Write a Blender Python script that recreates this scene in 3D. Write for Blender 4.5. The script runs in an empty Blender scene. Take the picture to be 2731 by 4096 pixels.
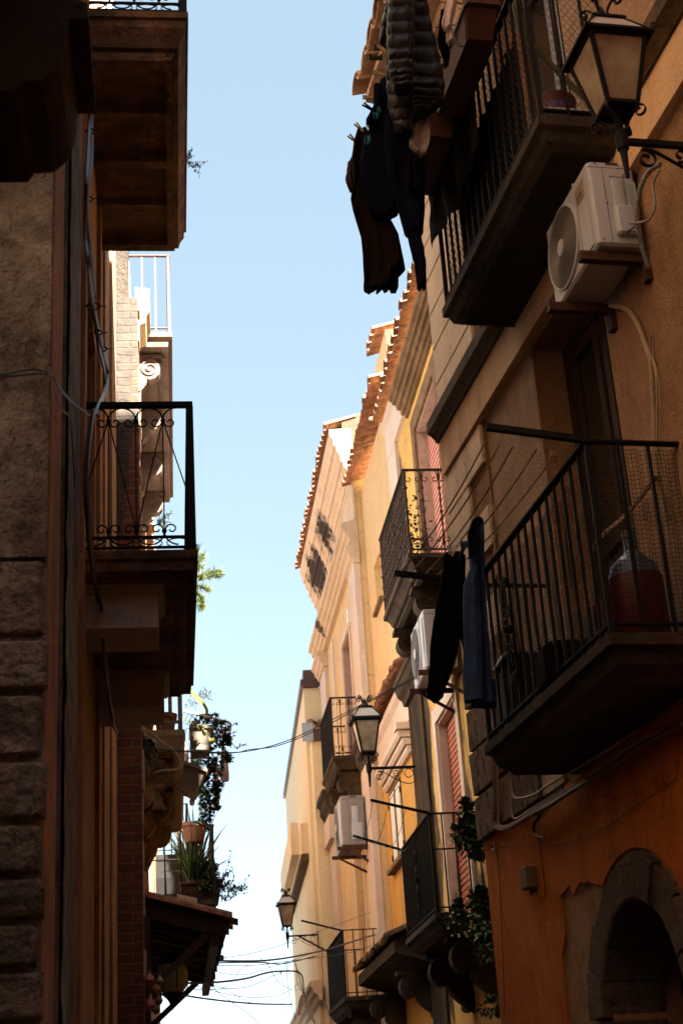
import bpy, math, random
from math import sin, cos, pi, radians as R_, sqrt, atan2
from mathutils import Vector as V, Matrix, noise as mnoise
random.seed(7)
SC = bpy.context.scene
COL = SC.collection

# ------------------------------------------------------------------ camera
FPX, CXP, CYP = 5990., 1365.5, 2048.          # photograph pixels (2731 x 4096)
PITCH, ROLL, YAW = R_(22.85), R_(3.75), R_(7.209)
EYE = V((0, 0, 1.6))
_h = V((sin(YAW), cos(YAW), 0)); _z = V((0, 0, 1))
CF = _h*cos(PITCH)+_z*sin(PITCH); _u = -_h*sin(PITCH)+_z*cos(PITCH); _r = CF.cross(_u)
CR = _r*cos(ROLL)-_u*sin(ROLL); CU = _r*sin(ROLL)+_u*cos(ROLL)
cam = bpy.data.cameras.new('camera'); camo = bpy.data.objects.new('camera', cam); COL.objects.link(camo)
cam.sensor_fit = 'VERTICAL'; cam.sensor_height = 36; cam.lens = FPX/4096*36; cam.clip_end = 3000; cam.clip_start = .05
cam.dof.use_dof = True; cam.dof.focus_distance = 11.5; cam.dof.aperture_fstop = 5.6
camo.matrix_world = Matrix(((CR.x, CU.x, -CF.x, EYE.x), (CR.y, CU.y, -CF.y, EYE.y), (CR.z, CU.z, -CF.z, EYE.z), (0, 0, 0, 1)))
SC.camera = camo

# ------------------------------------------------------------------ light
SUN_EL, SUN_AZ = R_(43), R_(151)               # azimuth from +Y (down the alley) towards +X
w = bpy.data.worlds.new('World'); SC.world = w; w.use_nodes = True
nt = w.node_tree; bg = nt.nodes['Background']
sky = nt.nodes.new('ShaderNodeTexSky'); sky.sky_type = 'NISHITA'; sky.sun_disc = False
sky.sun_elevation = SUN_EL; sky.sun_rotation = SUN_AZ; sky.air_density = 1.0; sky.dust_density = .15; sky.ozone_density = 1.0; sky.altitude = 300
hs = nt.nodes.new('ShaderNodeHueSaturation'); hs.inputs['Hue'].default_value = .485; hs.inputs['Saturation'].default_value = .78
nt.links.new(sky.outputs[0], hs.inputs['Color']); mx = nt.nodes.new('ShaderNodeMix'); mx.data_type = 'RGBA'; mx.inputs[0].default_value = .62; mx.inputs[7].default_value = (.90, 1.20, 1.42, 1)
nt.links.new(hs.outputs[0], mx.inputs[6]); nt.links.new(mx.outputs[2], bg.inputs[0]); hs.inputs['Value'].default_value = .64; bg.inputs[1].default_value = .05
sl = bpy.data.lights.new('sun', 'SUN'); sl.energy = 5; sl.angle = R_(.55); sl.color = (1, .95, .86)
so = bpy.data.objects.new('sun', sl); COL.objects.link(so)
sd = V((sin(SUN_AZ)*cos(SUN_EL), cos(SUN_AZ)*cos(SUN_EL), sin(SUN_EL)))
so.rotation_euler = sd.to_track_quat('Z', 'Y').to_euler(); so.location = (0, 0, 30)
SC.view_settings.view_transform = 'Standard'; SC.view_settings.look = 'None'
SC.view_settings.exposure = 3.65; SC.view_settings.gamma = 1; SC.view_settings.use_curve_mapping = False
cy = SC.cycles; cy.use_denoising = True; cy.max_bounces = 8; cy.diffuse_bounces = 5; cy.glossy_bounces = 3
cy.transmission_bounces = 4; cy.caustics_reflective = False; cy.caustics_refractive = False; cy.sample_clamp_indirect = 6

# ------------------------------------------------------------------ frames
def ray(px, py): return (CR*((px-CXP)/FPX)-CU*((py-CYP)/FPX)+CF)
def atY(px, py, Y): v = ray(px, py); return EYE+v*(Y/v.y)
def atX(px, py, X): v = ray(px, py); return EYE+v*(X/v.x)
def atZ(px, py, Z): v = ray(px, py); return EYE+v*((Z-1.6)/v.z)
class Fr:
    """a facade: s runs along it away from the camera, n out into the alley, z up"""
    def __init__(f, O, d, side):
        f.O = V((O[0], O[1], 0)); f.d = V((d[0], d[1], 0)).normalized()
        f.n = V((-f.d.y, f.d.x, 0)) if side < 0 else V((f.d.y, -f.d.x, 0))
    def __call__(f, s, n, z): return f.O+f.d*s+f.n*n+V((0, 0, z))
    def at(f, px, py, n=0):
        v = ray(px, py); t = ((f.O-EYE).dot(f.n)+n)/v.dot(f.n); p = EYE+v*t
        return ((p-f.O).dot(f.d), p.z)
    def ang(f): return atan2(f.d.y, f.d.x)
W1 = Fr((2.99, 0), (-.0914, 1), -1)
M = Fr((3.0, 0), (0, 1), -1)
FB = Fr((2.655, 28.9), (.031, 1), -1)
L1 = Fr((-.5, 0), (0, 1), 1)
L2 = Fr((-.38, 0), (0, 1), 1)

# ------------------------------------------------------------------ materials
def newmat(name):
    m = bpy.data.materials.new(name); m.use_nodes = True
    return m, m.node_tree.nodes, m.node_tree.links, m.node_tree.nodes['Principled BSDF']
def mixc(N, L, fac, a, b, mode='MIX'):
    x = N.new('ShaderNodeMix'); x.data_type = 'RGBA'; x.blend_type = mode
    for sock, v in ((x.inputs[0], fac), (x.inputs[6], a), (x.inputs[7], b)):
        if isinstance(v, (int, float)): sock.default_value = v
        elif isinstance(v, tuple): sock.default_value = (*v[:3], 1)
        else: L.new(v, sock)
    return x.outputs[2]
def noi(N, L, co, scale, detail=5, rough=.6, sc=(1, 1, 1)):
    mp = N.new('ShaderNodeMapping'); mp.inputs['Scale'].default_value = sc; L.new(co, mp.inputs[0])
    n = N.new('ShaderNodeTexNoise'); n.inputs['Scale'].default_value = scale; n.inputs['Detail'].default_value = detail
    n.inputs['Roughness'].default_value = rough; L.new(mp.outputs[0], n.inputs['Vector']); return n.outputs[0]
def ramp(N, L, src, a, b, lo=0., hi=1.):
    r = N.new('ShaderNodeMapRange'); r.inputs[1].default_value = a; r.inputs[2].default_value = b
    r.inputs[3].default_value = lo; r.inputs[4].default_value = hi; r.clamp = True; L.new(src, r.inputs[0]); return r.outputs[0]
def mth(N, L, op, a, b):
    m = N.new('ShaderNodeMath'); m.operation = op; m.use_clamp = True
    for i, v in enumerate((a, b)):
        if isinstance(v, (int, float)): m.inputs[i].default_value = v
        else: L.new(v, m.inputs[i])
    return m.outputs[0]
def plaster(name, base, alt, dirt=(.05, .035, .02), dirt_amt=.3, bump=.4, grain=60, streak=.5, spots=(), pores=0., rough=.92, big=1.3, depth=.015, cracks=.0, patch=1.):
    """lime plaster or stone: patches, vertical rain streaks, dirt, pits; spots = stained places (x,y,z,rx,ry,rz,strength)"""
    m, N, L, P = newmat(name)
    g = N.new('ShaderNodeNewGeometry').outputs['Position']
    n1 = noi(N, L, g, big, 8, .7); c = mixc(N, L, ramp(N, L, n1, .40, .60), base, alt)
    n1b = noi(N, L, g, big*3.7, 8, .75); c = mixc(N, L, ramp(N, L, n1b, .50, .72, 0, .55*patch), c, tuple(x*.72 for x in alt))
    n1c = noi(N, L, g, big*2.3+.7, 6, .7, (1, 1, .6)); c = mixc(N, L, ramp(N, L, n1c, .56, .72, 0, .40*patch), c, tuple(min(1, x*1.12+.03) for x in base))
    st = noi(N, L, g, 3.6, 7, .7, (1, 1, .10)); sm = ramp(N, L, st, .50, .74, 0, streak)
    c = mixc(N, L, sm, c, dirt)
    n2 = noi(N, L, g, 6, 9, .75); dm = ramp(N, L, n2, .50, .72, 0, dirt_amt)
    c = mixc(N, L, dm, c, dirt)
    n3 = noi(N, L, g, grain, 4, .7)
    c = mixc(N, L, ramp(N, L, n3, .42, .66, 0, .30+bump*.25), c, tuple(x*.38 for x in base))
    for (x, y, z, rx, ry, rz, s) in spots:
        sub = N.new('ShaderNodeVectorMath'); sub.operation = 'SUBTRACT'; L.new(g, sub.inputs[0]); sub.inputs[1].default_value = (x, y, z)
        dv = N.new('ShaderNodeVectorMath'); dv.operation = 'DIVIDE'; L.new(sub.outputs[0], dv.inputs[0]); dv.inputs[1].default_value = (rx, ry, rz)
        ln = N.new('ShaderNodeVectorMath'); ln.operation = 'LENGTH'; L.new(dv.outputs[0], ln.inputs[0])
        a = N.new('ShaderNodeMath'); a.operation = 'ADD'; L.new(ln.outputs['Value'], a.inputs[0])
        q = noi(N, L, g, 2.6, 6, .6, (1, 1, .6)); q2 = ramp(N, L, q, .3, .7, -.7, .7); L.new(q2, a.inputs[1])
        c = mixc(N, L, ramp(N, L, a.outputs[0], 1.08, .55, 0, s), c, (.028, .018, .012))
    hgt = N.new('ShaderNodeMath'); hgt.operation = 'ADD'; L.new(n3, hgt.inputs[0]); L.new(n2, hgt.inputs[1]); hh = hgt.outputs[0]
    if pores:
        q = noi(N, L, g, 15, 4, .7, (1, 1, .5)); pmk = ramp(N, L, q, .55, .60, 0, pores); c = mixc(N, L, pmk, c, (.02, .014, .01))
        ph = N.new('ShaderNodeMath'); ph.operation = 'SUBTRACT'; L.new(hh, ph.inputs[0]); L.new(pmk, ph.inputs[1]); hh = ph.outputs[0]
    if cracks:
        vo = N.new('ShaderNodeTexVoronoi'); vo.feature = 'DISTANCE_TO_EDGE'; vo.inputs['Scale'].default_value = 1.1
        wv = N.new('ShaderNodeVectorMath'); wv.operation = 'ADD'; nz = N.new('ShaderNodeTexNoise'); nz.inputs['Scale'].default_value = 5; nz.inputs['Detail'].default_value = 6; L.new(g, nz.inputs['Vector'])
        sc_n = N.new('ShaderNodeVectorMath'); sc_n.operation = 'SCALE'; sc_n.inputs['Scale'].default_value = .35; L.new(nz.outputs['Color'], sc_n.inputs[0]); L.new(g, wv.inputs[0]); L.new(sc_n.outputs[0], wv.inputs[1]); L.new(wv.outputs[0], vo.inputs['Vector'])
        c = mixc(N, L, ramp(N, L, vo.outputs['Distance'], .009, .003, 0, cracks), c, tuple(x*.5 for x in dirt))
    L.new(c, P.inputs['Base Color']); P.inputs['Roughness'].default_value = rough
    P.inputs['Specular IOR Level'].default_value = .25
    b = N.new('ShaderNodeBump'); b.inputs['Strength'].default_value = min(1, bump*1.3); b.inputs['Distance'].default_value = depth*(1+bump)
    L.new(hh, b.inputs['Height']); L.new(b.outputs[0], P.inputs['Normal'])
    return m
def simple(name, col, rough=.6, metal=0., var=.25, scale=12, bump=.15, alt=None, spec=.4, trans=0.):
    m, N, L, P = newmat(name)
    g = N.new('ShaderNodeNewGeometry').outputs['Position']
    n = noi(N, L, g, scale, 5, .65)
    c = mixc(N, L, ramp(N, L, n, .35, .7), col, alt if alt else tuple(x*(1-var) for x in col))
    L.new(c, P.inputs['Base Color']); P.inputs['Roughness'].default_value = rough; P.inputs['Metallic'].default_value = metal
    P.inputs['Specular IOR Level'].default_value = spec; P.inputs['Transmission Weight'].default_value = trans
    if bump:
        b = N.new('ShaderNodeBump'); b.inputs['Strength'].default_value = bump; b.inputs['Distance'].default_value = .004
        n2 = noi(N, L, g, scale*5, 3, .6); L.new(n2, b.inputs['Height']); L.new(b.outputs[0], P.inputs['Normal'])
    return m
def brickmat(name, scale=1., vertical_plane='XZ'):
    m, N, L, P = newmat(name)
    g = N.new('ShaderNodeNewGeometry').outputs['Position']
    sep = N.new('ShaderNodeSeparateXYZ'); L.new(g, sep.inputs[0]); cb = N.new('ShaderNodeCombineXYZ')
    ad = N.new('ShaderNodeMath'); ad.operation = 'ADD'; L.new(sep.outputs[0], ad.inputs[0]); L.new(sep.outputs[1], ad.inputs[1])
    wob = noi(N, L, g, 6, 3, .5); w2 = N.new('ShaderNodeMath'); w2.operation = 'MULTIPLY_ADD'; L.new(wob, w2.inputs[0]); w2.inputs[1].default_value = .05; L.new(sep.outputs[2], w2.inputs[2])
    L.new(ad.outputs[0], cb.inputs[0]); L.new(w2.outputs[0], cb.inputs[1])
    b = N.new('ShaderNodeTexBrick'); L.new(cb.outputs[0], b.inputs[0]); b.inputs['Scale'].default_value = 1
    b.inputs['Brick Width'].default_value = .27; b.inputs['Row Height'].default_value = .085; b.inputs['Mortar Size'].default_value = .011
    b.inputs['Mortar Smooth'].default_value = .4
    b.inputs['Color1'].default_value = (.20, .06, .03, 1); b.inputs['Color2'].default_value = (.12, .04, .022, 1); b.inputs['Mortar'].default_value = (.17, .11, .075, 1)
    n = noi(N, L, g, 9, 7, .7); c = mixc(N, L, ramp(N, L, n, .45, .75, 0, .7), b.outputs[0], (.06, .03, .02))
    # plaster that still clings to the top of the wall
    pn = noi(N, L, g, 2.2, 7, .65); ph = N.new('ShaderNodeMath'); ph.operation = 'MULTIPLY_ADD'; L.new(sep.outputs[2], ph.inputs[0]); ph.inputs[1].default_value = .16; L.new(pn, ph.inputs[2])
    xx = N.new('ShaderNodeMath'); xx.operation = 'MULTIPLY_ADD'; L.new(sep.outputs[0], xx.inputs[0]); xx.inputs[1].default_value = -1.6; L.new(ph.outputs[0], xx.inputs[2])
    pm = ramp(N, L, xx.outputs[0], 2.32, 2.36)
    pd = mixc(N, L, ramp(N, L, n, .35, .7), (.075, .058, .042), (.035, .026, .018))
    c = mixc(N, L, pm, c, pd)
    L.new(c, P.inputs['Base Color']); P.inputs['Roughness'].default_value = .95
    bp = N.new('ShaderNodeBump'); bp.inputs['Strength'].default_value = .8; bp.inputs['Distance'].default_value = .02
    hm = N.new('ShaderNodeMath'); hm.operation = 'MULTIPLY_ADD'; L.new(b.outputs['Fac'], hm.inputs[0]); hm.inputs[1].default_value = -.8; L.new(n, hm.inputs[2])
    L.new(hm.outputs[0], bp.inputs['Height']); L.new(bp.outputs[0], P.inputs['Normal'])
    return m

K = {}
K['rough_tan'] = plaster('rough_tan_render', (.62, .40, .24), (.50, .31, .18), dirt_amt=.42, bump=1., grain=60, streak=.42)
K['band'] = plaster('smooth_band_render', patch=.3, base=(.80, .59, .38), alt=(.74, .52, .32), dirt_amt=.18, bump=.25, streak=.35)
K['quoin'] = plaster('quoin_render', patch=.3, base=(.84, .69, .53), alt=(.80, .64, .48), dirt=(.35, .22, .12), dirt_amt=.3, bump=.15, streak=.3, cracks=.3)
K['groove'] = plaster('groove_render', (.34, .18, .085), (.26, .13, .06), bump=.2)
K['moulding'] = plaster('weathered_moulding', (.17, .105, .055), (.09, .06, .035), dirt=(.02, .015, .01), dirt_amt=.8, bump=.9, grain=40, streak=.4)
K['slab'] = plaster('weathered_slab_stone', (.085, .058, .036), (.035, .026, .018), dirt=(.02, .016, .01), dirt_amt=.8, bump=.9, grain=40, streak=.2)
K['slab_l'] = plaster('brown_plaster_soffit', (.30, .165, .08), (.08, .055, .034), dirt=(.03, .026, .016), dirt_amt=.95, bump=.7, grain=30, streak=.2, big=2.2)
K['stone_near'] = plaster('grey_quoin_stone', (.33, .315, .29), (.085, .08, .07), dirt=(.035, .03, .02), dirt_amt=.75, bump=1., grain=28, streak=.5, pores=.25)
K['roughstone'] = plaster('pitted_quoin_stone', (.30, .205, .14), (.20, .135, .09), dirt=(.04, .03, .02), dirt_amt=.6, bump=1., grain=22, streak=.3, pores=.8)
K['orange_deep'] = plaster('deep_orange_limewash', (.68, .22, .028), (.56, .17, .022), dirt=(.14, .045, .015), dirt_amt=.45, bump=.3, streak=.5, cracks=.4)
K['orange_left'] = plaster('orange_brown_limewash', (.50, .29, .16), (.30, .18, .10), dirt_amt=.5, bump=.4, streak=.6)
K['m_yellow'] = plaster('mustard_facade', patch=.3, base=(.68, .43, .13), alt=(.62, .38, .11), dirt=(.26, .13, .045), dirt_amt=.3, bump=.15, streak=.45, cracks=.4,
    spots=[(3, 17.1, 6.2, .5, .36, 1.5, .95), (3, 17.1, 4.4, .5, .40, 1.7, .95), (3, 14.95, 4.3, .5, .25, 1.0, .9), (3, 16.3, 3.9, .4, .3, .9, .9), (3, 14.6, 3.7, .4, .25, .9, .9), (3, 17.4, 9.2, .3, .25, .9, .75), (3, 14.2, 9.2, .4, 1.2, .55, .6)])
K['c_orange'] = plaster('amber_facade', patch=.3, base=(.62, .35, .10), alt=(.56, .31, .085), dirt=(.30, .15, .05), dirt_amt=.3, bump=.1, streak=.4, cracks=.3)
K['b_orange'] = plaster('peach_facade', patch=.3, base=(.68, .50, .27), alt=(.65, .47, .25), dirt=(.50, .27, .10), dirt_amt=.25, bump=.1, streak=.4, cracks=.4)
K['pilaster'] = plaster('mauve_white_pilaster', patch=.3, base=(.66, .57, .50), alt=(.60, .51, .45), dirt=(.32, .20, .16), dirt_amt=.12, bump=.1, streak=.22,
    spots=[(3, 15.7, 3.8, .4, .5, .7, .9)])
K['d_yellow'] = plaster('ochre_facade', patch=.3, base=(.70, .515, .28), alt=(.66, .475, .25), dirt=(.40, .22, .10), dirt_amt=.35, bump=.12, streak=.4, cracks=.5,
    spots=[(3, 22.7, 8.4, .3, .22, 1.2, .85), (3, 22.9, 6.6, .3, .2, 1.5, .7)])
K['cornice'] = plaster('cream_pink_cornice', (.64, .52, .40), (.57, .455, .34), dirt=(.28, .17, .10), dirt_amt=.35, bump=.3, streak=.1,
    spots=[(2.80, 24.9, 11.75, .6, .75, .42, 1.), (2.80, 26.9, 11.7, .6, .85, .45, 1.)])
K['cornice2'] = plaster('cream_stone_moulding', (.64, .52, .395), (.57, .46, .34), dirt=(.3, .17, .10), dirt_amt=.35, bump=.3, streak=.1,
    spots=[(2.8, 26.5, 10.6, .4, .2, .3, .9)])
K['pink'] = plaster('pale_pink_reveal', (.46, .34, .29), (.38, .27, .23), dirt=(.16, .09, .07), dirt_amt=.4, bump=.1, streak=.5)
K['hood'] = plaster('dark_hood_stone', (.32, .20, .11), (.20, .12, .06), dirt=(.03, .02, .015), dirt_amt=.85, bump=.8, streak=.3)
K['grey_block'] = plaster('grey_corbel_render', (.58, .54, .47), (.46, .42, .36), dirt_amt=.3, bump=.5, streak=.2, patch=.4)
K['arch'] = plaster('dark_arch_stone', (.17, .14, .115), (.10, .08, .065), dirt_amt=.6, bump=.9, grain=30, streak=.5)
K['sunlit'] = plaster('sun_dimmed_tan_render', (.085, .068, .05), (.05, .038, .026), dirt_amt=.6, bump=.8, grain=30, streak=.4)  # tan render darkened so direct sun does not whiten it
K['pinkstone'] = plaster('dusty_pink_stone', (.21, .14, .11), (.15, .10, .08), dirt_amt=.4, bump=.5, grain=30, streak=.3)
K['gable'] = plaster('sun_dimmed_cream_render', (.11, .088, .055), (.08, .062, .038), dirt_amt=.4, bump=.6, grain=30, streak=.3)  # cream darkened for the sun-facing ends, offsetting the sun in the colour
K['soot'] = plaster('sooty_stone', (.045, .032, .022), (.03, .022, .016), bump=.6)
K['damp'] = plaster('black_damp_render', (.028, .018, .012), (.016, .011, .008), dirt=(.22, .12, .04), dirt_amt=.35, bump=.5, streak=.5)
K['cream'] = plaster('cream_render_as_lit', patch=.3, base=(.80, .70, .47), alt=(.77, .66, .43), dirt=(.6, .45, .28), dirt_amt=.15, bump=.2, grain=60, streak=.2)  # kept pale so the shaded end of the far house reads as sunlit
K['far'] = plaster('far_peach_render', patch=.3, base=(.82, .69, .47), alt=(.79, .66, .44), dirt=(.4, .22, .1), dirt_amt=.12, bump=.1, streak=.25)
K['tower'] = plaster('old_cream_render', (.34, .27, .17), (.26, .19, .12), dirt=(.3, .22, .13), dirt_amt=.4, bump=.5, streak=.3)
K['tile'] = plaster('terracotta_tile', (.42, .21, .125), (.22, .10, .06), dirt=(.07, .045, .03), dirt_amt=.8, bump=.5, grain=30, streak=0, big=9)
K['tile_pale'] = plaster('pale_old_tile', (.60, .40, .27), (.46, .29, .18), dirt=(.12, .07, .04), dirt_amt=.5, bump=.5, grain=30, streak=0, big=5)
K['iron'] = simple('black_iron', (.009, .007, .006), .7, 0, .3, 30, .3, spec=.15)
K['iron_brown'] = simple('rusty_brown_iron', (.05, .028, .018), .6, .3, .4, 30, .3, alt=(.025, .016, .012))
K['iron_rust'] = simple('rusted_bracket_iron', (.035, .018, .014), .8, .2, .4, 22, .5, alt=(.10, .04, .02))
K['pinkiron'] = simple('pink_painted_railing', (.085, .046, .034), .6, 0, .25, 20, .3)
K['cable'] = simple('black_cable', (.02, .018, .017), .5, 0, .2, 10, 0)
K['cable_blue'] = simple('blue_grey_cable', (.095, .115, .145), .45, 0, .3, 10, 0, alt=(.06, .07, .09))
K['cable_tan'] = simple('pale_cable', (.40, .31, .22), .6, 0, .3, 10, 0)
K['cable_grey'] = simple('grey_painted_conduit', (.17, .125, .09), .6, 0, .3, 10, .2)
K['ac'] = simple('ac_white_enamel', (.42, .46, .54), .4, 0, .06, 3, 0)
K['ac_dim'] = simple('shaded_ac_enamel', (.26, .235, .235), .5, 0, .15, 4, 0)  # darker copy of the enamel, shade put into its colour
K['ac_dark'] = simple('ac_inner_dark', (.03, .03, .032), .5, 0, .2, 3, 0)
K['ac_grille'] = simple('ac_grille_grey', (.22, .22, .23), .4, 0, .1, 3, 0)
K['plate'] = simple('taupe_plate', (.30, .24, .19), .4, 0, .05, 3, 0)
K['label'] = simple('pale_blue_label', (.38, .48, .55), .5, 0, .1, 30, 0)
K['ink'] = simple('dark_print', (.03, .03, .035), .5, 0, 0, 3, 0)
K['ink2'] = simple('grey_print', (.20, .27, .30), .5, 0, 0, 3, 0)
K['wood'] = simple('dark_wood', (.05, .026, .015), .6, 0, .5, 14, .4)
K['woodred'] = simple('red_brown_timber', (.05, .02, .013), .7, 0, .5, 14, .4)
K['shutter'] = simple('red_brown_roller', (.38, .115, .065), .55, 0, .2, 5, .1, alt=(.31, .09, .055))
K['shutter_pink'] = simple('faded_pink_shutter', (.66, .33, .27), .6, 0, .15, 5, .1)
K['whitewin'] = simple('white_painted_shutter', (.78, .77, .74), .45, 0, .05, 5, .05)
K['greenwin'] = simple('dark_green_shutter', (.03, .06, .06), .6, 0, .2, 5, .05)
K['puffer'] = simple('black_quilted_nylon', (.005, .005, .008), .5, 0, .3, 25, .4, alt=(.003, .003, .005), spec=.25)
K['navy'] = simple('navy_cotton', (.003, .004, .014), .95, 0, .3, 60, .5, spec=.05)
K['brown_cloth'] = simple('brown_cotton', (.013, .0075, .0045), .95, 0, .4, 60, .5, spec=.05)
K['black_cloth'] = simple('black_cotton', (.003, .0025, .0025), .95, 0, .3, 60, .5, spec=.05)
K['maroon_cloth'] = simple('maroon_cotton', (.03, .006, .012), .9, 0, .3, 40, .4)
K['denim'] = simple('blue_denim', (.018, .050, .14), .9, 0, .4, 9, .5, alt=(.008, .022, .065))
K['teal'] = simple('teal_cloth', (.01, .12, .17), .8, 0, .3, 40, .3)
K['grey_cloth'] = simple('grey_cotton', (.30, .25, .24), .9, 0, .3, 40, .3)
K['white_cloth'] = simple('greyish_white_cotton', (.55, .48, .47), .9, 0, .25, 40, .3)
K['rose_cloth'] = simple('rose_cotton', (.62, .42, .40), .9, 0, .2, 30, .3)
K['peg'] = simple('straw_plastic', (.45, .36, .16), .5, 0, .2, 30, 0)
K['net'] = simple('dark_plastic_net', (.022, .018, .014), .7, 0, .2, 30, 0)
K['terracotta'] = simple('terracotta_pot', (.17, .065, .035), .7, 0, .25, 8, .3)
K['terracotta_d'] = simple('shaded_terracotta_planter', (.075, .027, .016), .7, 0, .25, 8, .3)  # darker copy of the terracotta, the planters' shade put into the colour
K['planter'] = simple('beige_plastic_planter', (.20, .165, .12), .5, 0, .1, 8, .1)
K['whitepost'] = simple('white_painted_steel', (.16, .13, .115), .5, 0, .1, 8, .1)
K['yellow'] = simple('acid_yellow_plastic', (.16, .17, .012), .4, 0, .1, 8, 0)
K['pinkplastic'] = simple('pale_pink_plastic', (.60, .50, .52), .45, 0, .1, 8, 0)
K['red'] = simple('red_plastic', (.085, .006, .010), .45, 0, .2, 8, 0)
K['blueplastic'] = simple('clear_blue_plastic', (.07, .11, .16), .3, 0, .2, 8, 0)
K['purple'] = simple('purple_print', (.12, .02, .10), .4, 0, .3, 8, 0, alt=(.02, .08, .2))
K['leaf'] = simple('green_leaf', (.045, .10, .018), .6, 0, .5, 9, .1, alt=(.022, .05, .012))
K['leaf_y'] = simple('yellow_green_leaf', (.06, .075, .014), .6, 0, .4, 5, .1, alt=(.03, .05, .01))
K['succulent'] = simple('succulent_leaf', (.075, .095, .055), .6, 0, .4, 9, .1, alt=(.035, .045, .022))
K['succulent_l'] = simple('pale_succulent_leaf', (.42, .42, .22), .6, 0, .2, 9, .1)
K['stem'] = simple('thin_stem', (.06, .045, .02), .8, 0, .3, 10, 0)
K['straw'] = simple('dry_straw', (.34, .24, .12), .8, 0, .3, 10, 0)
K['bloom'] = simple('pale_flower', (.55, .55, .42), .7, 0, .2, 10, 0)
K['gutter'] = simple('brown_sheet_metal', (.085, .05, .042), .4, .3, .2, 5, 0)
K['bluesheet'] = simple('blue_plastic_sheet', (.33, .43, .55), .5, 0, .15, 8, .2)
K['lampglass'] = simple('dusty_lamp_glass', (.36, .31, .24), .35, 0, .3, 6, .1, alt=(.15, .115, .08))
K['lampglass_top'] = simple('grey_lamp_roof_glass', (.50, .50, .50), .5, 0, .2, 5, .1)
K['cream_left'] = plaster('cream_left_render', (.86, .80, .73), (.80, .73, .66), dirt=(.5, .42, .34), dirt_amt=.15, bump=.2, streak=.2)
K['ground'] = plaster('pale_paving', (.22, .18, .145), (.16, .13, .10), bump=.5)
K['brick'] = brickmat('old_brick')
K['lit_strip'] = plaster('chipped_cream_edge', (.70, .52, .36), (.5, .34, .22), dirt_amt=.5, bump=.8, grain=30)
K['onion'] = simple('pink_glazed_ceramic', (.30, .07, .07), .4, 0, .3, 15, .1, alt=(.38, .18, .10))
K['garlic'] = simple('ochre_glazed_ceramic', (.26, .13, .05), .6, 0, .3, 15, .1)
K['lampyellow'] = simple('yellowed_lamp_globe', (.32, .26, .10), .35, 0, .3, 6, .1)
K['tray'] = simple('polystyrene_white', (.60, .60, .58), .7, 0, .1, 10, 0)
K['black_hole'] = simple('near_black', (.012, .009, .008), .9, 0, 0, 3, 0)  # near-black for unlit room panels and one darkened slab
K['whitetag'] = simple('white_enamel_plate', (.75, .78, .76), .5, 0, .1, 10, 0)
K['boxgrey'] = simple('grey_junction_box', (.20, .15, .10), .6, 0, .2, 5, .1)
def glassmat():
    m, N, L, P = newmat('window_glass'); P.inputs['Base Color'].default_value = (.02, .02, .022, 1)
    P.inputs['Roughness'].default_value = .03; P.inputs['Specular IOR Level'].default_value = 1.; P.inputs['IOR'].default_value = 1.6
    return m
K['glass'] = glassmat()

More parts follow.
